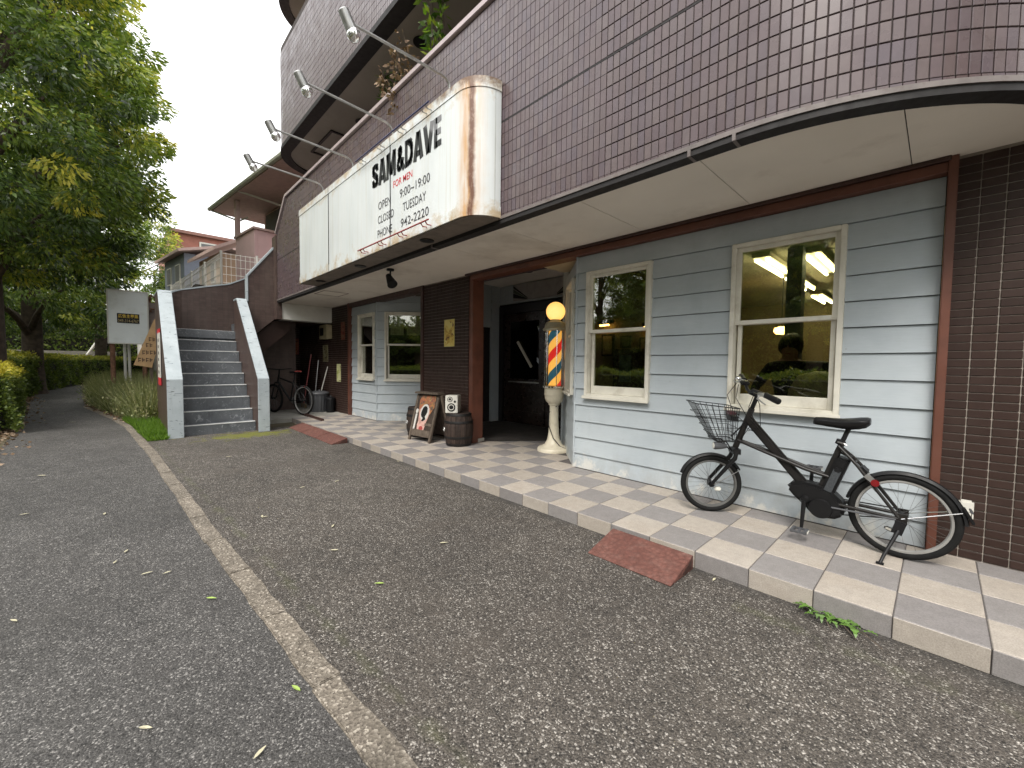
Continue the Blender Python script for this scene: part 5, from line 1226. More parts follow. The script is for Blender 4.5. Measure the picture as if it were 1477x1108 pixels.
for i, (x, y, s, rz) in enumerate([(-9.5, -15, .8, 1.7), (-3.5, -14, .75, 3.4), (3.0, -15.5, .8, .6), (9, -14, .75, 2.0), (-13.2, -14.2, .8, 4.4), (-6.4, -16.5, .85, 5.5), (-11.3, -18.5, .95, .3)]):
    tree((x, y), 0, 0, 0, 0, 0, 0, 0, 0, 'evergreen tree across the path, mirrored in the shop windows', grp='trees mirrored in the windows', src=T1 if i % 2 else T2, scale=s, rz=rz)
tree((10.5, -2.6), 0, 0, 0, 0, 0, 0, 0, 0, 'evergreen tree right of the forecourt, mirrored in the curved glazed tiles', src=T1, scale=.95, rz=1.2)
# hedges ------------------------------------------------------------------
def hedge(pts, w_, h, n, leaf, seed, label, name='hedge', top_tone=.75, grp=None):
    g = np.random.default_rng(seed); o = empty(name, (pts[0][0], pts[0][1], gz(pts[0][0]))); tag(o, label, 'hedge', grp)
    seg = [(np.array(a), np.array(b)) for a, b in zip(pts, pts[1:])]; ln = np.array([np.linalg.norm(b-a) for a, b in seg]); tot = ln.sum()
    s = g.uniform(-.12, tot+.12, n); which = np.clip(np.searchsorted(np.cumsum(ln), s), 0, len(seg)-1); st = s-np.concatenate([[0], np.cumsum(ln)])[which]
    A = np.array([q[0] for q in seg])[which]; Bq = np.array([q[1] for q in seg])[which]; T = unit(Bq-A); N = np.stack([T[:, 1], -T[:, 0]], 1)
    face = g.uniform(size=n); side = np.where(face < .42, 1, np.where(face < .55, -1, 0))
    off = np.where(side == 0, g.uniform(-w_/2, w_/2, n), side*w_/2); z = np.where(side == 0, h, g.uniform(.06, h, n))
    ends = g.uniform(size=n) < .10; st = np.where(ends & (which == 0), -.1, st); z = np.where(ends, g.uniform(.06, h, n), z); off = np.where(ends, g.uniform(-w_/2, w_/2, n), off)
    lump = .055*np.sin(s*5.1+off*4)+.05*np.sin(s*2.3+z*7)+.03*np.sin(s*11+z*13)
    Pn = np.stack([A[:, 0]+T[:, 0]*st+N[:, 0]*(off+side*lump), A[:, 1]+T[:, 1]*st+N[:, 1]*(off+side*lump), z+np.where(side == 0, lump, 0)], 1)+g.normal(0, .03, (n, 3))
    out = np.stack([N[:, 0]*side-T[:, 0]*ends*2, N[:, 1]*side-T[:, 1]*ends*2, (side == 0)*1.0], 1)
    D = unit(out*.8+np.array([0, 0, .35])+g.normal(size=(n, 3))*.6)
    tone = .22+.10*g.normal(size=n)+top_tone*np.clip((z-h+.16)/.16, 0, 1)*.75+.12*np.sin(s*3+z*5)*.6  # upper leaves tinted yellower, light on the top put into the colour
    Pn -= np.array([pts[0][0], pts[0][1], 0])
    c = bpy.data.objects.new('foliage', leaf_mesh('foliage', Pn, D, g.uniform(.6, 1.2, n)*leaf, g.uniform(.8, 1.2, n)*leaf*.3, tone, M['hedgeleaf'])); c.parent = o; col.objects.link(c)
    path = [(a[0], a[1]) for a in pts]
    mb = MB()
    for a, b in zip(path, path[1:]):
        t = (Vector(b)-Vector(a)).normalized(); nn = Vector((t.y, -t.x))*(w_/2-.07); a_2 = Vector(a); b_2 = Vector(b)
        V = [(*(a_2+nn), 0), (*(b_2+nn), 0), (*(b_2-nn), 0), (*(a_2-nn), 0)]; V += [(p[0], p[1], h-.07) for p in V]
        mb.add(V, [(0, 1, 2, 3), (4, 5, 6, 7), (0, 1, 5, 4), (1, 2, 6, 5), (2, 3, 7, 6), (3, 0, 4, 7)])
    mb.build('twigs', simple('dark_twigs', (.012, .012, .006), .95), o)
hedge([(-10.6, -4.40), (-12.2, -4.50), (-15.2, -4.85)], 1.1, 1.0, 30000, .05, 21, 'near clipped hedge with yellow top beside the footpath', grp='clipped hedges', top_tone=1.1)
hedge([(-16.2, -5.1), (-19, -5.15), (-24, -4.9), (-29, -4.25), (-33, -2.6), (-35, -.6)], 1.0, 1.28, 42000, .075, 22, 'long clipped hedge curving across the end of the footpath', grp='clipped hedges', top_tone=.6)
hedge([(-18, -9), (-40, -10.5)], 1.6, 1.45, 16000, .12, 23, 'low pale green shrub row in the park behind the long hedge', top_tone=.55)
hedge([(9, -6.0), (-7.5, -5.9)], 1.1, 1.05, 20000, .07, 24, 'clipped hedge across the path, mirrored in the shop windows', grp='clipped hedges', top_tone=.25)
hedge([(-52, -22), (-60, -3), (-58, 10)], 4, 5.5, 26000, .3, 25, 'tall dark shrub belt closing the view at the end of the park', top_tone=.2)
hedge([(16, -17), (-16, -18)], 3, 3.6, 26000, .2, 26, 'tall shrub belt across the path, mirrored in the shop windows', top_tone=.35)
# weeds beside the path ---------------------------------------------------
def blades(name, n, region, hmin, hmax, w_, mat, seed, kind='stuff', tone0=.4, droop=.5, leafy=0, label=None, cat=None):
    g = np.random.default_rng(seed); Pn = np.zeros((n, 3)); i = 0
    x0, x1, y0, y1, fn = region
    while i < n:
        q = g.uniform(size=(n, 3)); X = x0+(x1-x0)*q[:, 0]; Y = y0+(y1-y0)*q[:, 1]; ok = np.array([fn(a, b) for a, b in zip(X, Y)]) > q[:, 2]
        k = min(n-i, ok.sum()); Pn[i:i+k, 0] = X[ok][:k]; Pn[i:i+k, 1] = Y[ok][:k]; i += k
    Pn[:, 2] = [gz(x) for x in Pn[:, 0]]
    hh = g.uniform(hmin, hmax, n)*np.array([fn(a, b) for a, b in zip(Pn[:, 0], Pn[:, 1])])**.6
    D = unit(np.stack([g.normal(0, droop, n), g.normal(0, droop, n), np.ones(n)], 1))
    tone = tone0+.2*g.normal(size=n)
    if leafy:
        z = g.uniform(0, 1, n)**.7; Pn = Pn+D*(hh*z)[:, None]; D = unit(D*.5+g.normal(size=(n, 3))*.8); hh = np.full(n, leafy)*g.uniform(.6, 1.3, n); tone += .25*(z-.5)
    o = bpy.data.objects.new(name, leaf_mesh(name, Pn, D, hh, np.full(n, w_)*g.uniform(.7, 1.3, n), tone, mat, .1)); col.objects.link(o)
    return tag(o, label, cat, kind=kind)
def verge(x, y):
    e = kerb_y(x)+.12
    if y < e or y > -1.3-.04*(x+11.5)*0: return 0
    if x > -9.2 and y > -2.0: return 0
    return min(1, (y-e)*3+.15)
def inb(x, y): return verge(x, y) if not (x > -11.3 and y > -2.02) else 0
MBv = MB(); 
blades('tall_weeds', 26000, (-19, -10.6, -3.3, -1.0, inb), .35, 1.0, .006, M['weedleaf'], 31, label='tangle of tall dry weeds beside the footpath', cat='weeds', droop=.33)
blades('leafy_weeds', 15000, (-18, -10.3, -3.2, -1.0, inb), .3, .85, .016, M['weedleaf'], 32, label='leafy grey green weeds growing through the dry stalks', cat='weeds', tone0=.28, leafy=.06)
def lawn(x, y): return (1 if (kerb_y(x)+.11 < y < -2.0 and -11.2 < x < -8.35) else 0)*(1 if x < -8.5 else .5)
blades('green_grass', 17000, (-11.2, -8.35, -2.6, -2.0, lawn), .05, .17, .005, M['grassleaf'], 33, label='strip of bright green grass between kerb and stair wall', cat='grass', tone0=.5, droop=.4)
# leaf litter along the hedge foot
def litter(x, y):
    l = path_left(x); return 1 if l-.45 < y < l+.05 else (.05 if y < l+.3 and y > l else 0)
def flatleaves(name, n, reg, seed, leaf, mat, label):
    g = np.random.default_rng(seed); P_ = []
    while len(P_) < n:
        x = g.uniform(reg[0], reg[1]); y = g.uniform(reg[2], reg[3])
        if g.uniform() < reg[4](x, y): P_.append((x, y, gz(x)+.006+g.uniform(0, .02)))
    D = unit(np.stack([g.normal(size=n), g.normal(size=n), g.normal(size=n)*.15], 1))
    o = bpy.data.objects.new(name, leaf_mesh(name, np.array(P_), D, g.uniform(.6, 1.2, n)*leaf, g.uniform(.7, 1.2, n)*leaf*.25, g.uniform(0, 1, n), mat)); col.objects.link(o); tag(o, label, 'leaves', kind='stuff')
flatleaves('leaf_litter', 2600, (-20, -6, -5.3, -3.2, litter), 41, .065, M['drylit'], 'brown leaf litter at the foot of the hedge')
def litter2(x, y): e = kerb_y(x); return 1 if e+.05 < y < e+.3 and x < -11 else 0
flatleaves('leaf_litter', 260, (-17, -11, -3.4, -2.3, litter2), 42, .08, M['drylit'], 'dry leaf litter along the weedy edge of the footpath')
# single fallen leaves on the asphalt (photo positions)
M['paleleaf'] = simple('pale_fallen_leaf', (.42, .39, .27), .7, var=.25, nsc=30); M['greenleaf'] = simple('green_fallen_leaf', (.26, .36, .08), .6, var=.2, nsc=30)
lf = MB(); sh2 = [(0, 0), (.25, .11), (.55, .13), (.85, .06), (1, 0), (.85, -.06), (.55, -.13), (.25, -.11)]
lf.add([(a-.5, b, .10*math.sin(a*3.1)*.25) for a, b in sh2]+[(a-.5, b*.0, .004+.02*math.sin(a*3.1)) for a, b in sh2[:0]], [tuple(range(8))])
lmes = {k: MB().add([(a-.5, b, .05*(a-.5)**2+abs(b)*.35) for a, b in sh2]+[(-.25, 0, .015), (.05, 0, .004), (.35, 0, .012)], [(0, 1, 8), (1, 2, 9, 8), (2, 3, 10, 9), (3, 4, 10), (4, 5, 10), (5, 6, 9, 10), (6, 7, 8, 9), (7, 0, 8)]).mesh('fallen_leaf', M[k+'leaf']) for k in ('pale', 'green')}
def gpt(u_, v_):
    d_ = rt*((u_-738.5)/FPX)+dn*((v_-554)/FPX)+fw; t = -CAM[2]/d_.z; p = Vector(CAM)+d_*t; p.z = gz(p.x); return p
for (u_, v_, ln, k) in [(35, 746, .06, 'pale'), (151, 745, .06, 'pale'), (182, 799, .05, 'pale'), (166, 815, .045, 'pale'), (212, 831, .055, 'pale'), (241, 830, .045, 'pale'), (305, 867, .06, 'green'), (427, 997, .055, 'green'), (375, 1090, .05, 'pale'), (210, 1055, .05, 'pale'), (547, 845, .06, 'green'), (480, 762, .06, 'pale'), (482, 797, .06, 'pale'), (378, 748, .06, 'pale'), (486, 697, .07, 'pale'), (382, 749, .05, 'pale'), (640, 786, .06, 'pale'), (436, 706, .06, 'pale'), (90, 600, .10, 'pale'), (105, 612, .1, 'pale'), (60, 690, .09, 'pale'), (20, 900, .05, 'pale'), (574, 668, .06, 'pale'), (1030, 838, .05, 'pale'), (330, 662, .07, 'pale')]:
    p = gpt(u_, v_); o = place('fallen_leaf', lmes[k], None, p+Vector((0, 0, .006)), (0, 0, random.uniform(0, 6.28)), (ln,)*3)
    on_path = p.y < kerb_y(p.x)
    tag(o, ('fresh green leaf' if k == 'green' else 'pale dry leaf')+(' fallen on the footpath' if on_path else ' fallen on the forecourt asphalt'), 'leaf', ('green' if k == 'green' else 'dry')+' leaves on the '+('footpath' if on_path else 'forecourt'))
# dandelion-like weed at the platform foot
wd = empty('weed', (-.52, -.09, 0)); tag(wd, 'low green weed with toothed leaves at the foot of the tiled platform', 'plant')
g = np.random.default_rng(51)
for i in range(34):
    a = g.uniform(-3.0, .0); ln = g.uniform(.035, .095); lift = g.uniform(.15, .7); b = Vector((-.62+.20*(i % 6)/5+g.uniform(-.03, .03), -.012-g.uniform(0, .07)*(i % 3)/2, .004)); V = []; n = 9
    for k in range(n):
        q = k/(n-1); cx = ln*q; cz = ln*lift*math.sin(q*2.6)*.8+.006; hw = ln*.17*math.sin(math.pi*min(1, q*.9+.08))*(1.25 if k % 2 else .6)
        for s in (-1, 1): V.append(b+Vector((math.cos(a)*cx-math.sin(a)*hw*s, math.sin(a)*cx+math.cos(a)*hw*s, cz+.004*(k % 2))))
    lf2 = MB().add(V, [(2*k, 2*k+1, 2*k+3, 2*k+2) for k in range(n-1)]); lf2.build('leaf', M['weedg'] if 'weedg' in M else M.setdefault('weedg', simple('fresh_weed_leaf', (.075, .15, .022), .5, var=.3, nsc=25)), wd, smooth=True)
st_ = MB()
for k in range(3): st_.tube([(-.55+.06*k, -.04, .0), (-.53+.07*k, -.10, .03), (-.50+.09*k, -.16, .02)], .0022, 5)
st_.build('stems', M['oldwood'], wd)
# potted plants on the first balcony --------------------------------------
def potplant(x, y, h, nst, nl, leaf, seed, label, mat, spread=.5, narrow=.14):
    g = np.random.default_rng(seed); z0 = 2.682; o = empty('balcony_plant', (x, y, z0)); tag(o, label, 'plant', 'plants on the first balcony')
    MB().lathe([(.11, 0), (.15, .28), (.165, .28), (.165, .31), (.14, .31), (.135, .27)], 20, (x, y, z0)).build('pot', simple('terracotta', (.28, .12, .07), .8), o, smooth=True)
    stm = MB(); Ps = []; Ds = []
    for i in range(nst):
        a = g.uniform(0, 6.28); sp = g.uniform(.2, 1)*spread; top = h*g.uniform(.65, 1); pts = [Vector((x, y, z0+.28))]
        for k in range(1, 6):
            q = k/5; pts.append(Vector((x+math.cos(a)*sp*q**1.4+g.normal(0, .03), y+math.sin(a)*sp*q**1.4*.7+g.normal(0, .03), z0+.28+top*q)))
        stm.tube(pts, [.012, .010, .008, .006, .004, .002], 6)
        for k in range(nl):
            q = g.uniform(.62, 1); s = q*5; i0 = min(4, int(s)); p = pts[i0].lerp(pts[i0+1], s-i0); d = unit(g.normal(size=(1, 3))+np.array([[math.cos(a)*.5, math.sin(a)*.5, .1]]))[0]
            p2 = np.array(p)+d*g.uniform(0, .10); Ps.append(p2); Ds.append(unit((d+np.array([0, 0, -.25])+g.normal(size=3)*.3)[None])[0])
    stm.build('stems', M['bark'], o, smooth=True); n = len(Ps)
    me = leaf_mesh('leaves', np.array(Ps)-np.array(o.location), np.array(Ds), g.uniform(.7, 1.2, n)*leaf, np.full(n, leaf*narrow), .45+.25*g.normal(size=n), mat)
    c = bpy.data.objects.new('leaves', me); c.parent = o; col.objects.link(c)
potplant(-6.05, .42, 3.3, 6, 70, .10, 61, 'tall thin branched balcony plant with sparse olive leaves', M['plantleaf'], .55, .10)
potplant(-4.35, .30, 2.75, 4, 40, .12, 62, 'slender balcony plant with pale green drooping leaves', M['plantleaf'], .28, .2)
potplant(-5.0, .28, 2.35, 9, 90, .07, 63, 'dried reddish brown shrub standing on the balcony', M['drylit'], .75, .28)
potplant(-5.15, .26, 1.98, 5, 60, .10, 64, 'bright green leafy plant just over the balcony coping', M['plantleaf'], .22, .28)
# =================================================================== billboard and small signs by the stairs
bb = empty('billboard', (-14.1, -2.3, .04)); tag(bb, 'blank white billboard with a black and yellow notice on rusty posts', 'billboard')
M['boardwhite'] = simple('weathered_white_board', (.76, .80, .80), .6, var=.06, nsc=2, dirt=((.5, .5, .46), 3, .5))
MB().box(-14.14, -14.10, -2.66, -1.945, 1.66, 2.93).build('board', M['boardwhite'], bb, bevel=.006)
ed = MB(); MBx = [(-2.68, -2.655), (-1.95, -1.925)]
for a, b in MBx: ed.box(-14.15, -14.085, a, b, 1.64, 2.95)
ed.box(-14.15, -14.086, -2.655, -1.95, 2.925, 2.95); ed.box(-14.15, -14.086, -2.655, -1.95, 1.64, 1.665); ed.build('frame', M['offwhite'], bb)
npn = MB().box(-14.099, -14.092, -2.505, -2.10, 2.15, 2.385).build('notice', M['black'], bb)
M['ylw'] = simple('yellow_vinyl', (.62, .42, .03), .5); M['gld'] = simple('dull_gold_vinyl', (.36, .28, .12), .5)
text_mesh('広告主募集', -2.485, -2.12, 2.275, 2.368, -14.091, M['ylw'], 'lettering', npn, bold=.02, face='x')
text_mesh('049-314-6767', -2.49, -2.115, 2.17, 2.245, -14.091, M['gld'], 'lettering', npn, bold=.01, face='x')
M['rust'] = simple('rusty_steel', (.17, .085, .05), .85, var=.45, nsc=14, bump=.3, bsc=60)
for y in (-2.60, -2.02): MB().tube([(-14.17, y, -.1), (-14.17, y, 2.9)], .05, 10).build('post', M['rust'], bb, smooth=True)
for y in (-2.38, -2.30): MB().tube([(-14.4, y, -.1), (-14.4, y, 1.9)], .03, 8).build('post', M['offwhite'], bb, smooth=True)
fr2 = MB()
for z in (2.85, 2.5, 2.0): fr2.box(-14.6, -14.15, -1.90, -1.86, z-.02, z+.02)
fr2.box(-14.6, -14.56, -1.91, -1.85, 0, 2.9); fr2.tube([(-14.15, -1.88, 2.9), (-13.7, -1.55, 2.6)], .02, 6); fr2.tube([(-14.15, -1.88, 2.55), (-13.7, -1.5, 2.45)], .02, 6)
fr2.build('brace', M['rust'], bb)
MB().box(-14.55, -14.25, -1.94, -1.60, 1.75, 2.72).build('back_box', simple('brown_grey_box', (.20, .16, .14), .8, var=.2), bb, bevel=.01)
ts = empty('leaning_sign', (-12.2, -1.95, .5)); tag(ts, 'tan wooden sign leaning at an angle behind the stair wall', 'sign')
MT = Matrix(((0, 0, 1, -12.2), (1, 0, 0, 0), (0, 1, 0, 0), (0, 0, 0, 1)))
mb = MB(); mb.prism([(-2.28, 1.14), (-1.98, 1.08), (-1.78, 1.95), (-1.83, 2.28), (-1.93, 2.12)], 'x', -12.23, -12.19); tsb = mb.build('board', simple('varnished_tan_plywood', (.46, .29, .14), .6, var=.15, nsc=6), ts, bevel=.005)
dk = MB()
for r_, (yy, zz) in enumerate([(-2.20, 1.21), (-2.13, 1.37), (-2.07, 1.53), (-2.02, 1.66)]):
    for c_ in range(4 if r_ < 2 else 2):
        y0 = yy+c_*.062; dk.box(-12.189, -12.186, y0, y0+.012, zz, zz+.09); dk.box(-12.1885, -12.186, y0+.013, y0+.045, zz+.07-.02*(c_ % 2), zz+.085-.02*(c_ % 2)); dk.box(-12.1885, -12.186, y0+.013, y0+.04, zz+.02, zz+.034)
dk.build('brush_strokes', M['darkbrown'], tsb)
MB().box(-12.30, -12.235, -2.02, -1.96, 0, 1.6).build('stake', M['oldwood'], ts)
rs = empty('banner_sign', (-9.9, -2.0, .82)); tag(rs, 'narrow white sign with red ends on the stair side wall', 'sign')
MB().box(-9.86, -9.42, -2.012, -1.9975, .95, 1.72).build('panel', M['offwhite'], rs)
MB().box(-9.86, -9.42, -2.0125, -1.997, .82, .949).build('red_end', M['redink'], rs); MB().box(-9.86, -9.42, -2.0125, -1.997, 1.721, 1.79).build('red_end', M['redink'], rs)
bars = MB()
for k in range(6): bars.box(-9.74+.02*(k % 2), -9.54, -2.0135, -2.0123, 1.02+.11*k, 1.07+.11*k)
bars.build('print_marks', M['ink'], rs)
# =================================================================== terrace, fence and houses behind the stairs
tw = empty('retaining_wall', (-16, -1.1, 0)); tag(tw, 'dark retaining wall of stacked blocks behind the weeds', 'wall')
bmat = simple('dark_retaining_block', (.055, .047, .04), .9, var=.35, nsc=4, isl=.4, bump=.5, bsc=25)
MB().box(-26, -12.0, -1.12, -.9, -.1, 2.98).build('backing', M['blackgap'], tw)
bme = MB().box(-.295, .295, -.06, .06, -.095, .095).mesh('block', bmat, bevel=.012)
for r_ in range(15):
    for c_ in range(16):
        x = -12.3-.6*c_-(.3 if r_ % 2 else 0); place('block', bme, tw, (x, -1.15+random.uniform(-.012, .012), .1+.2*r_))
tag(MB().box(-60, -12.63, -.9, 14, -.1, 2.95).build('terrace', M['conc']), kind='structure')
fc = empty('mesh_fence', (-12.6, -.65, 2.95)); tag(fc, 'white wire mesh fence on the terrace above the stairs', 'fence')
M['fwhite'] = simple('white_fence_coating', (.80, .78, .72), .5, var=.05)
def fence_run(a, b, h, npost):
    a = Vector(a); b = Vector(b); L0 = (b-a).length; n = int(L0/.10); mb = MB()
    for k in range(n+1): p = a.lerp(b, k/n); mb.tube([p+Zv*.05, p+Zv*h], .006, 4)
    for z in (.06, .25, .45, .65, .85, h-.02): mb.tube([a+Zv*z, b+Zv*z], .008, 4)
    mb.build('mesh_panel', M['fwhite'], fc)
    for k in range(npost): p = a.lerp(b, k/(npost-1)); MB().tube([p, p+Zv*(h+.04)], .028, 10).build('post', M['fwhite'], fc, smooth=True)
fence_run((-12.6, -.62, 2.95), (-19.5, -1.05, 2.95), .98, 5); fence_run((-12.6, -.62, 2.95), (-12.5, .9, 2.95), .98, 3)
# pink house
Hh = empty('pink_house', (-15, 1.6, 2.95)); tag(Hh, 'pink two-storey house with a deep eave and corner balcony', 'house')
M['pink'] = simple('dusty_pink_siding', (.60, .41, .405), .7, var=.07, nsc=2); M['pinkdark'] = simple('brownish_pink_soffit', (.42, .30, .27), .7, var=.1)
M['gutter'] = simple('pale_green_gutter', (.36, .37, .30), .5); M['greycurt'] = simple('grey_shutter', (.11, .11, .11), .6)
Mh = Matrix.Translation((-13.8, .36, 0)) @ Matrix.Rotation(R(6.5), 4, 'Z')      # local -x runs away along the street, +y into the plot
MB(Mh).box(-2.2, 3.0, 1.05, 5.5, 2.95, 6.14).build('wall', M['pink'], Hh)
MB(Mh).box(-1.55, 0, 0, .08, 2.95, 5.0).build('balcony_front', M['pink'], Hh, bevel=.01); MB(Mh).box(-.08, 0, .08, 1.05, 2.95, 5.0).build('balcony_side', M['pink'], Hh, bevel=.01)
MB(Mh).box(-1.6, .05, -.04, .12, 5.0, 5.06).build('balcony_rail', M['pinkdark'], Hh); MB(Mh).box(-.12, .05, .12, 1.05, 5.0, 5.06).build('balcony_rail', M['pinkdark'], Hh)
MB(Mh).box(-1.55, -1.42, -.02, .1, 5.06, 6.14).build('post', M['pinkdark'], Hh)
MB(Mh).box(-1.9, -.35, .98, 1.04, 4.9, 6.05).build('window', M['greycurt'], Hh, bevel=.01)
MB(Mh).box(-.30, -.16, .95, 1.04, 4.9, 6.05).build('window_frame', M['offwhite'], Hh)
MB(Mh).add([(-3.25, -.17, 6.15), (3.0, -.17, 6.15), (3.0, 5.6, 6.15), (-3.25, 5.6, 6.15), (-3.25, -.17, 6.27), (3.0, -.17, 6.27), (2.0, 2.4, 7.3), (-2.2, 2.4, 7.3), (3.0, 5.6, 6.27), (-3.25, 5.6, 6.27)],
           [(0, 1, 2, 3), (0, 1, 5, 4), (4, 5, 6, 7), (5, 8, 6), (8, 9, 7, 6), (9, 4, 7), (1, 2, 8, 5), (2, 3, 9, 8), (3, 0, 4, 9)]).build('roof', M['pinkdark'], Hh)
MB(Mh).tube([(-3.3, -.21, 6.22), (3.0, -.21, 6.22)], .06, 8).build('gutter', M['gutter'], Hh, smooth=True)
MB(Mh).tube([(-.7, -.17, 6.17), (-.14, .9, 5.9), (-.10, .96, 5.75), (-.10, .96, 5.0)], .03, 8).build('downpipe', M['offwhite'], Hh, smooth=True)
MB(Mh).tube([(-3.1, -.18, 6.14), (-2.2, .3, 5.75), (-1.45, .3, 5.7)], .025, 8).build('downpipe', M['gutter'], Hh, smooth=True)
# grey-blue house
Hg = empty('blue_grey_house', (-22.5, .6, 2.95)); tag(Hg, 'small blue grey house with shallow roof beyond the fence', 'house')
Mg = Matrix.Translation((-23.5, -.27, 0)) @ Matrix.Rotation(R(8), 4, 'Z')
MB(Mg).box(-3.2, 0, 0, 3.6, 2.95, 6.0).build('wall', simple('blue_grey_siding', (.17, .19, .235), .7, var=.06), Hg)
MB(Mg).prism([(-.3, 5.95), (1.6, 6.5), (4.0, 5.95), (4.0, 6.07), (1.6, 6.62), (-.3, 6.07)], 'x', -3.6, .45).build('roof', M['pinkdark'], Hg)
for x in (-2.3, -.9): 
    w_ = MB(Mg).box(x-.35, x+.35, -.05, .0, 4.8, 5.6).build('window', M['offwhite'], Hg); MB(Mg).box(x-.3, x+.3, -.056, -.051, 4.85, 5.55).build('pane', M['greycurt'], w_)
wn = MB(Mg).box(.001, .05, 1.0, 1.8, 4.7, 5.5).build('window', M['greycurt'], Hg); 
# tan house between them
Ht = empty('tan_house', (-18.5, 1.4, 2.95)); tag(Ht, 'tan house wall with grey roof edge between pink and blue houses', 'house')
Mt_ = Matrix.Translation((-18.6, .3, 0)) @ Matrix.Rotation(R(7), 4, 'Z')
MB(Mt_).box(-2.6, 0, 0, 3, 2.95, 5.25).build('wall', simple('tan_render', (.42, .30, .20), .8, var=.08), Ht)
MB(Mt_).prism([(-.3, 5.2), (2.6, 6.9), (2.6, 7.02), (-.3, 5.32)], 'x', -3, .4).build('roof', M['pinkdark'], Ht)
for x in (-1.9, -.8):
    w_ = MB(Mt_).box(x-.25, x+.25, -.04, .0, 4.2, 4.95).build('window', M['offwhite'], Ht); MB(Mt_).box(x-.2, x+.2, -.046, -.041, 4.25, 4.9).build('pane', M['greycurt'], w_)
# red brick block far behind
Hr = empty('brick_block', (-40, 4, 2.95)); tag(Hr, 'large red brick block rising far behind the small houses', 'building')
brk = simple('red_brick', (.31, .125, .095), .85, var=.12, nsc=3)
MB().box(-46, -36, .25, 16, 0, 9.8).build('wall', brk, Hr); MB().box(-46.3, -35.7, .1, 16.3, 9.8, 10.0).build('roof', simple('brown_roof_edge', (.20, .10, .08), .7), Hr)
for k in range(4):
    w_ = MB().box(-36, -35.93, 1.8+2.6*k, 2.9+2.6*k, 8.6, 9.45).build('window', M['offwhite'], Hr); MB().box(-35.93, -35.90, 1.9+2.6*k, 2.8+2.6*k, 8.7, 9.35).build('pane', M['greycurt'], w_)
# concrete wall and posts seen between the trunks
fp = empty('park_wall', (-46, -7, 0)); tag(fp, 'grey concrete park wall with a sloping brace seen between the trunks', 'wall')
MB().box(-47, -46.6, -10, -2.5, 0, 1.9).build('wall', M['greyside'], fp); MB().tube([(-46.3, -5.0, 0), (-46.3, -3.6, 2.6)], .09, 8).build('brace', M['offwhite'], fp)
for y in (-8.6, -7.9):
    o = MB().tube([(-42, y, 0), (-42, y, 3.6)], .10, 10).build('park_post', M['offwhite'], loc=(-42, y, 0)); tag(o, 'white post standing among the park trees', 'post', 'white posts in the park')
# =================================================================== inside the shop
M['tubelit'] = emis('lit_fluorescent_tube', (1, .93, .62), 13); M['warmlit'] = emis('lit_warm_shade', (1, .52, .15), 8)
def strip_lamp(x0, y0, y1, label, n=2):
    o = empty('strip_light', (x0, (y0+y1)/2, 2.555)); tag(o, label, 'lamp', 'fluorescent strip lights inside the shop')
    MB().box(x0-.09, x0+.09, y0, y1, 2.50, 2.555).build('housing', M['roomceil'], o)
    for s in (-1, 1):
        MB().tube([(x0+s*.055, y0+.03, 2.475), (x0+s*.055, y1-.03, 2.475)], .017, 8).build('tube', M['tubelit'], o, smooth=True)
strip_lamp(-1.66, 2.75, 3.95, 'lit fluorescent strip lamp inside, first of two end to end'); strip_lamp(-1.66, 4.1, 5.3, 'lit fluorescent strip lamp inside, second of two end to end')
strip_lamp(-1.22, 2.9, 4.2, 'lit fluorescent strip lamp seen at the upper corner of the large window'); strip_lamp(-1.70, 6.0, 7.1, 'small far fluorescent strip lamp deep inside the shop')
pd_ = unp(1127, 477, 4.6); o = empty('pendant_lamp', pd_); tag(o, 'small warm pendant lamp glowing inside the large window', 'lamp')
MB().lathe([(.03, .06), (.09, .04), (.10, -.01), (.07, -.05), (.01, -.06)], 20, pd_).build('shade', M['warmlit'], o, smooth=True); MB().tube([pd_+Zv*.05, (pd_.x, pd_.y, 2.56)], .006, 6).build('cord', M['black'], o)
# back wall of the near window: partition with pictures
pt = empty('partition', (-2.9, 2.32, PT)); tag(pt, 'ochre interior partition with framed pictures behind the smaller window', 'partition')
MB().box(-3.80, -2.15, 2.30, 2.36, PT+.02, 2.555).build('panel', M['roomwall'], pt); MB().box(-3.80, -2.15, 2.285, 2.2995, PT+.02, .85).build('wainscot', M['doorwood'], pt)
def pic(u0, v0, u1, v1, label, tone, Y=2.28):
    a = unp(u0, v1, Y); b = unp(u1, v0, Y); o = empty('picture_frame', ((a.x+b.x)/2, Y, a.z)); tag(o, label, 'picture', 'framed pictures inside the shop')
    MB().box(a.x, b.x, Y-.015, Y+.018, a.z, b.z).build('frame', M['doorwood'], o, bevel=.004); w_ = (b.x-a.x)*.13
    MB().box(a.x+w_, b.x-w_, Y-.02, Y-.0155, a.z+w_, b.z-w_).build('print', simple('old_print', tone, .6, var=.5, nsc=14), o)
pic(868, 482, 886, 514, 'tall framed picture inside with a pale mount', (.36, .30, .18)); pic(895, 484, 910, 502, 'small dark framed picture inside above the cabinet', (.10, .08, .05)); pic(922, 486, 942, 522, 'large framed picture inside partly cut by the window frame', (.20, .16, .09))
cb0 = unp(884, 568, 2.1); cb1 = unp(925, 503, 2.1)
o = empty('display_cabinet', ((cb0.x+cb1.x)/2, 2.1, PT+.02)); tag(o, 'dark wooden display cabinet with a blue picture inside the shop', 'cabinet')
cw = MB().box(cb0.x, cb1.x, 2.08, 2.28, PT+.02, cb1.z).build('carcass', M['doorwood'], o, bevel=.008); MB().box(cb0.x+.10, cb1.x-.12, 2.07, 2.0795, cb0.z+.16, cb1.z-.08).build('picture', simple('faded_blue_print', (.10, .15, .16), .6, var=.4, nsc=9), o)
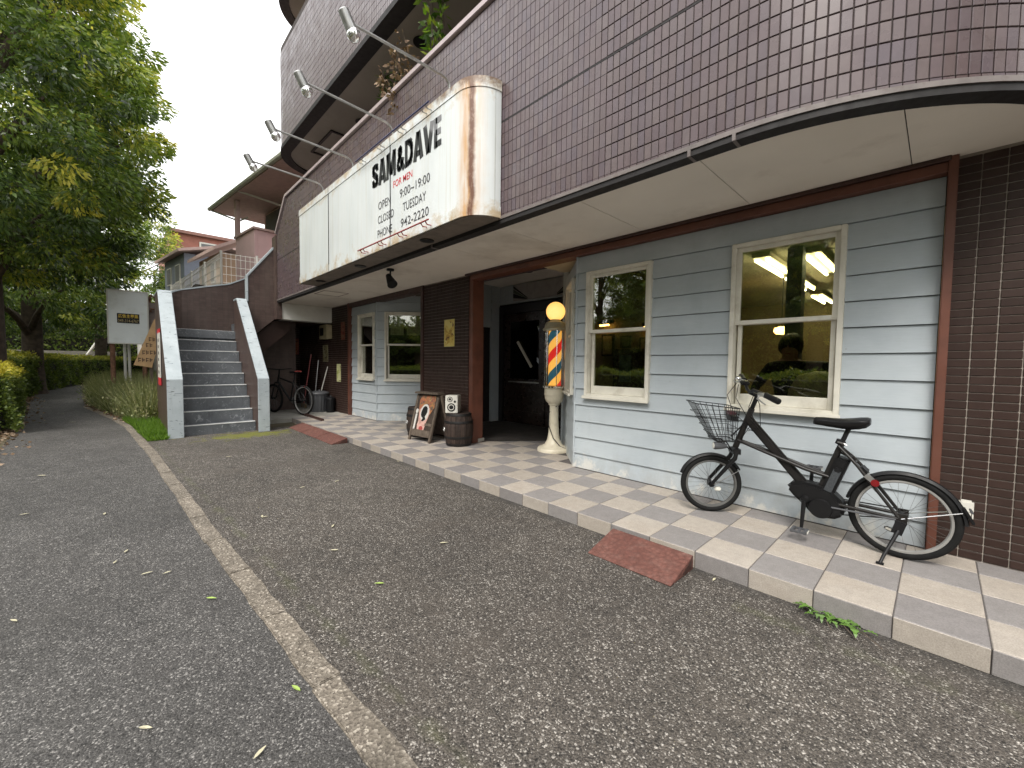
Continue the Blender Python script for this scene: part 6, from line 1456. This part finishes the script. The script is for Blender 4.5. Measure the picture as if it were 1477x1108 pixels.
for u_, v_ in ((873, 468), (938, 470)):
    p_ = unp(u_, v_, 2.21); o = empty('wall_lamp', p_); tag(o, 'brass picture lamp glowing on the wall inside the '+('smaller window' if u_ < 900 else 'window, beside the frame'), 'lamp', 'picture lamps inside the shop')
    MB().tube([p_+Vector((-.10, 0, .02)), p_+Vector((.12, 0, .03))], .03, 10).build('hood', M['doorwood'], o, smooth=True); MB().tube([p_+Vector((-.08, -.005, -.012)), p_+Vector((.06, -.005, -.008))], .014, 8).build('bulb', M['warmlit'], o); MB().tube([p_, p_+Vector((0, .088, .03))], .008, 6).build('arm', M['black'], o)
pil = MB().box(-1.40, -1.26, 2.75, 2.92, PT+.02, 2.55).build('interior_pillar', simple('blue_grey_pillar', (.16, .17, .20), .6), loc=(-1.3, 2.85, PT+.02)); tag(pil, 'blue grey pillar inside the large window', 'pillar')
# person inside: one continuous body grown from a skeleton
def person(hx, hy, hz):
    pr = empty('person', (hx, hy, PT+.02)); tag(pr, 'person in dark clothes inside the large window, arm stretched sideways', 'person')
    s = Vector((hx, hy, hz)); fz = PT+.02
    J = {'pel': (0, .05, -.78), 'sp': (0, .03, -.5), 'ch': (0, 0, -.28), 'nk': (0, 0, -.15), 'hd': (0, -.01, -.06), 'tp': (0, 0, .04), 'ls': (-.17, 0, -.23), 'le': (-.30, -.04, -.45), 'lh': (-.22, -.25, -.55), 'rs': (.17, 0, -.22), 're': (.40, -.08, -.21), 'rh': (.62, -.16, -.19)}
    V = {k: s+Vector(v) for k, v in J.items()}; lz = V['pel'].z
    for sd_, k in ((-1, 'l'), (1, 'r')):
        V[k+'hip'] = Vector((hx+sd_*.10, hy+.05, lz-.04)); V[k+'kn'] = Vector((hx+sd_*.11, hy+.02, fz+.46)); V[k+'an'] = Vector((hx+sd_*.11, hy+.06, fz+.08)); V[k+'to'] = Vector((hx+sd_*.12, hy-.10, fz+.04))
    E_ = [('pel', 'sp'), ('sp', 'ch'), ('ch', 'nk'), ('nk', 'hd'), ('hd', 'tp'), ('ch', 'ls'), ('ls', 'le'), ('le', 'lh'), ('ch', 'rs'), ('rs', 're'), ('re', 'rh')]
    for k in 'lr': E_ += [('pel', k+'hip'), (k+'hip', k+'kn'), (k+'kn', k+'an'), (k+'an', k+'to')]
    rad = dict(pel=.14, sp=.125, ch=.14, nk=.055, hd=.085, tp=.08, ls=.07, le=.045, lh=.03, rs=.07, re=.045, rh=.03)
    for k in 'lr': rad.update({k+'hip': .085, k+'kn': .06, k+'an': .042, k+'to': .035})
    ks = list(V); me = bpy.data.meshes.new('body'); off = Vector(pr.location)
    me.from_pydata([tuple(V[k]-off) for k in ks], [(ks.index(a), ks.index(b)) for a, b in E_], [])
    ob = bpy.data.objects.new('body', me); col.objects.link(ob); ob.parent = pr
    sk = ob.modifiers.new('skin', 'SKIN')
    for i, k in enumerate(ks): me.skin_vertices[0].data[i].radius = (rad[k],)*2; me.skin_vertices[0].data[i].use_root = (k == 'pel')
    sb = ob.modifiers.new('sub', 'SUBSURF'); sb.levels = 2; sb.render_levels = 2
    mm = NM('dark_clothes_and_skin'); z = mm.xyz(mm.co('pos'))[2]; mm.set(mm.mix(mm.math('GREATER_THAN', z, hz-.16), (.018, .02, .024), (.42, .25, .17)), .7); me.materials.append(mm.m)
    skin = simple('skin_tone', (.42, .25, .17), .6, var=.05); hair = simple('black_hair', (.012, .010, .009), .5)
    MB(Matrix.Translation(s+Vector((0, .02, .0))) @ Matrix.Rotation(R(-34), 4, 'X')).lathe([(.001, .125), (.05, .12), (.088, .085), (.105, .03), (.108, -.02), (.10, -.06), (.07, -.075)], 20).build('hair', hair, pr, smooth='all')
    fc_ = MB(); fc_.prism([(-.012, .0), (.012, .0), (.009, .05), (-.009, .05)], 'y', -.1, -.135); 
    MB(Matrix.Translation(s+Vector((0, 0, -.05)))).add([(-.014, -.095, 0), (.014, -.095, 0), (0, -.125, .004), (0, -.095, .05)], [(0, 1, 2), (1, 3, 2), (3, 0, 2), (0, 3, 1)]).build('nose', skin, pr)
    for q in (-1, 1): MB().lathe([(.001, -.009), (.011, 0), (.001, .009)], 8, s+Vector((q*.034, -.092, .0))).build('eye', M['black'], pr)
    MB().obox(s+Vector((0, -.094, -.088)), (.045, .012, .01)).build('mouth', M['redrod'], pr)
    for key, dr, par_ in (('rh', Vector((.95, -.3, 0)), 0), ('lh', Vector((.3, -.9, -.2)), 0)):
        hp = V[key]; dr = dr.normalized(); up_ = Vector((0, 0, 1)); sd2 = dr.cross(up_).normalized(); hm = MB()
        hm.tube([hp, hp+dr*.04, hp+dr*.085], [.028, .036, .033], 10)
        for i, ln in enumerate((.062, .075, .070, .055)):
            b = hp+dr*.08+up_*(.027-.018*i); hm.tube([b, b+dr*ln*.5+sd2*.006, b+dr*ln+sd2*.025], [.0085, .008, .006], 6)
        hm.tube([hp+dr*.025+up_*.025, hp+dr*.05+up_*.055, hp+dr*.085+up_*.06], [.012, .0095, .007], 6); hm.build('hand', skin, pr, smooth=True)
ph = unp(1140, 498, 2.35); person(ph.x, ph.y, ph.z)
# cape-covered chair beside the person
cc = unp(1182, 560, 2.1); cs = empty('covered_chair', (cc.x, 2.1, PT+.02)); tag(cs, 'pale sheet draped over a barber chair inside the large window', 'chair')
dr_ = MB(); V = []; n = 20; pr_ = [(.04, 1.22), (.16, 1.18), (.22, 1.05), (.25, .85), (.30, .65), (.34, .5)]
for r_, z in pr_:
    for k in range(n): a = 2*math.pi*k/n; q = r_*(1+.08*math.sin(5*a+z*3)); V.append((cc.x+q*math.cos(a), 2.1+q*.8*math.sin(a), z))
dr_.add(V, [(i*n+k, i*n+(k+1) % n, (i+1)*n+(k+1) % n, (i+1)*n+k) for i in range(len(pr_)-1) for k in range(n)]+[tuple(range(n))]); dr_.build('sheet', simple('pale_thin_sheet', (.42, .38, .28), .6, var=.1), cs, smooth='all')
MB().lathe([(.24, 0), (.22, .04), (.05, .06), (.05, .40), (.25, .42), (.25, .48)], 20, (cc.x, 2.1, PT+.02)).build('chair_base', M['chrome'], cs, smooth=True)
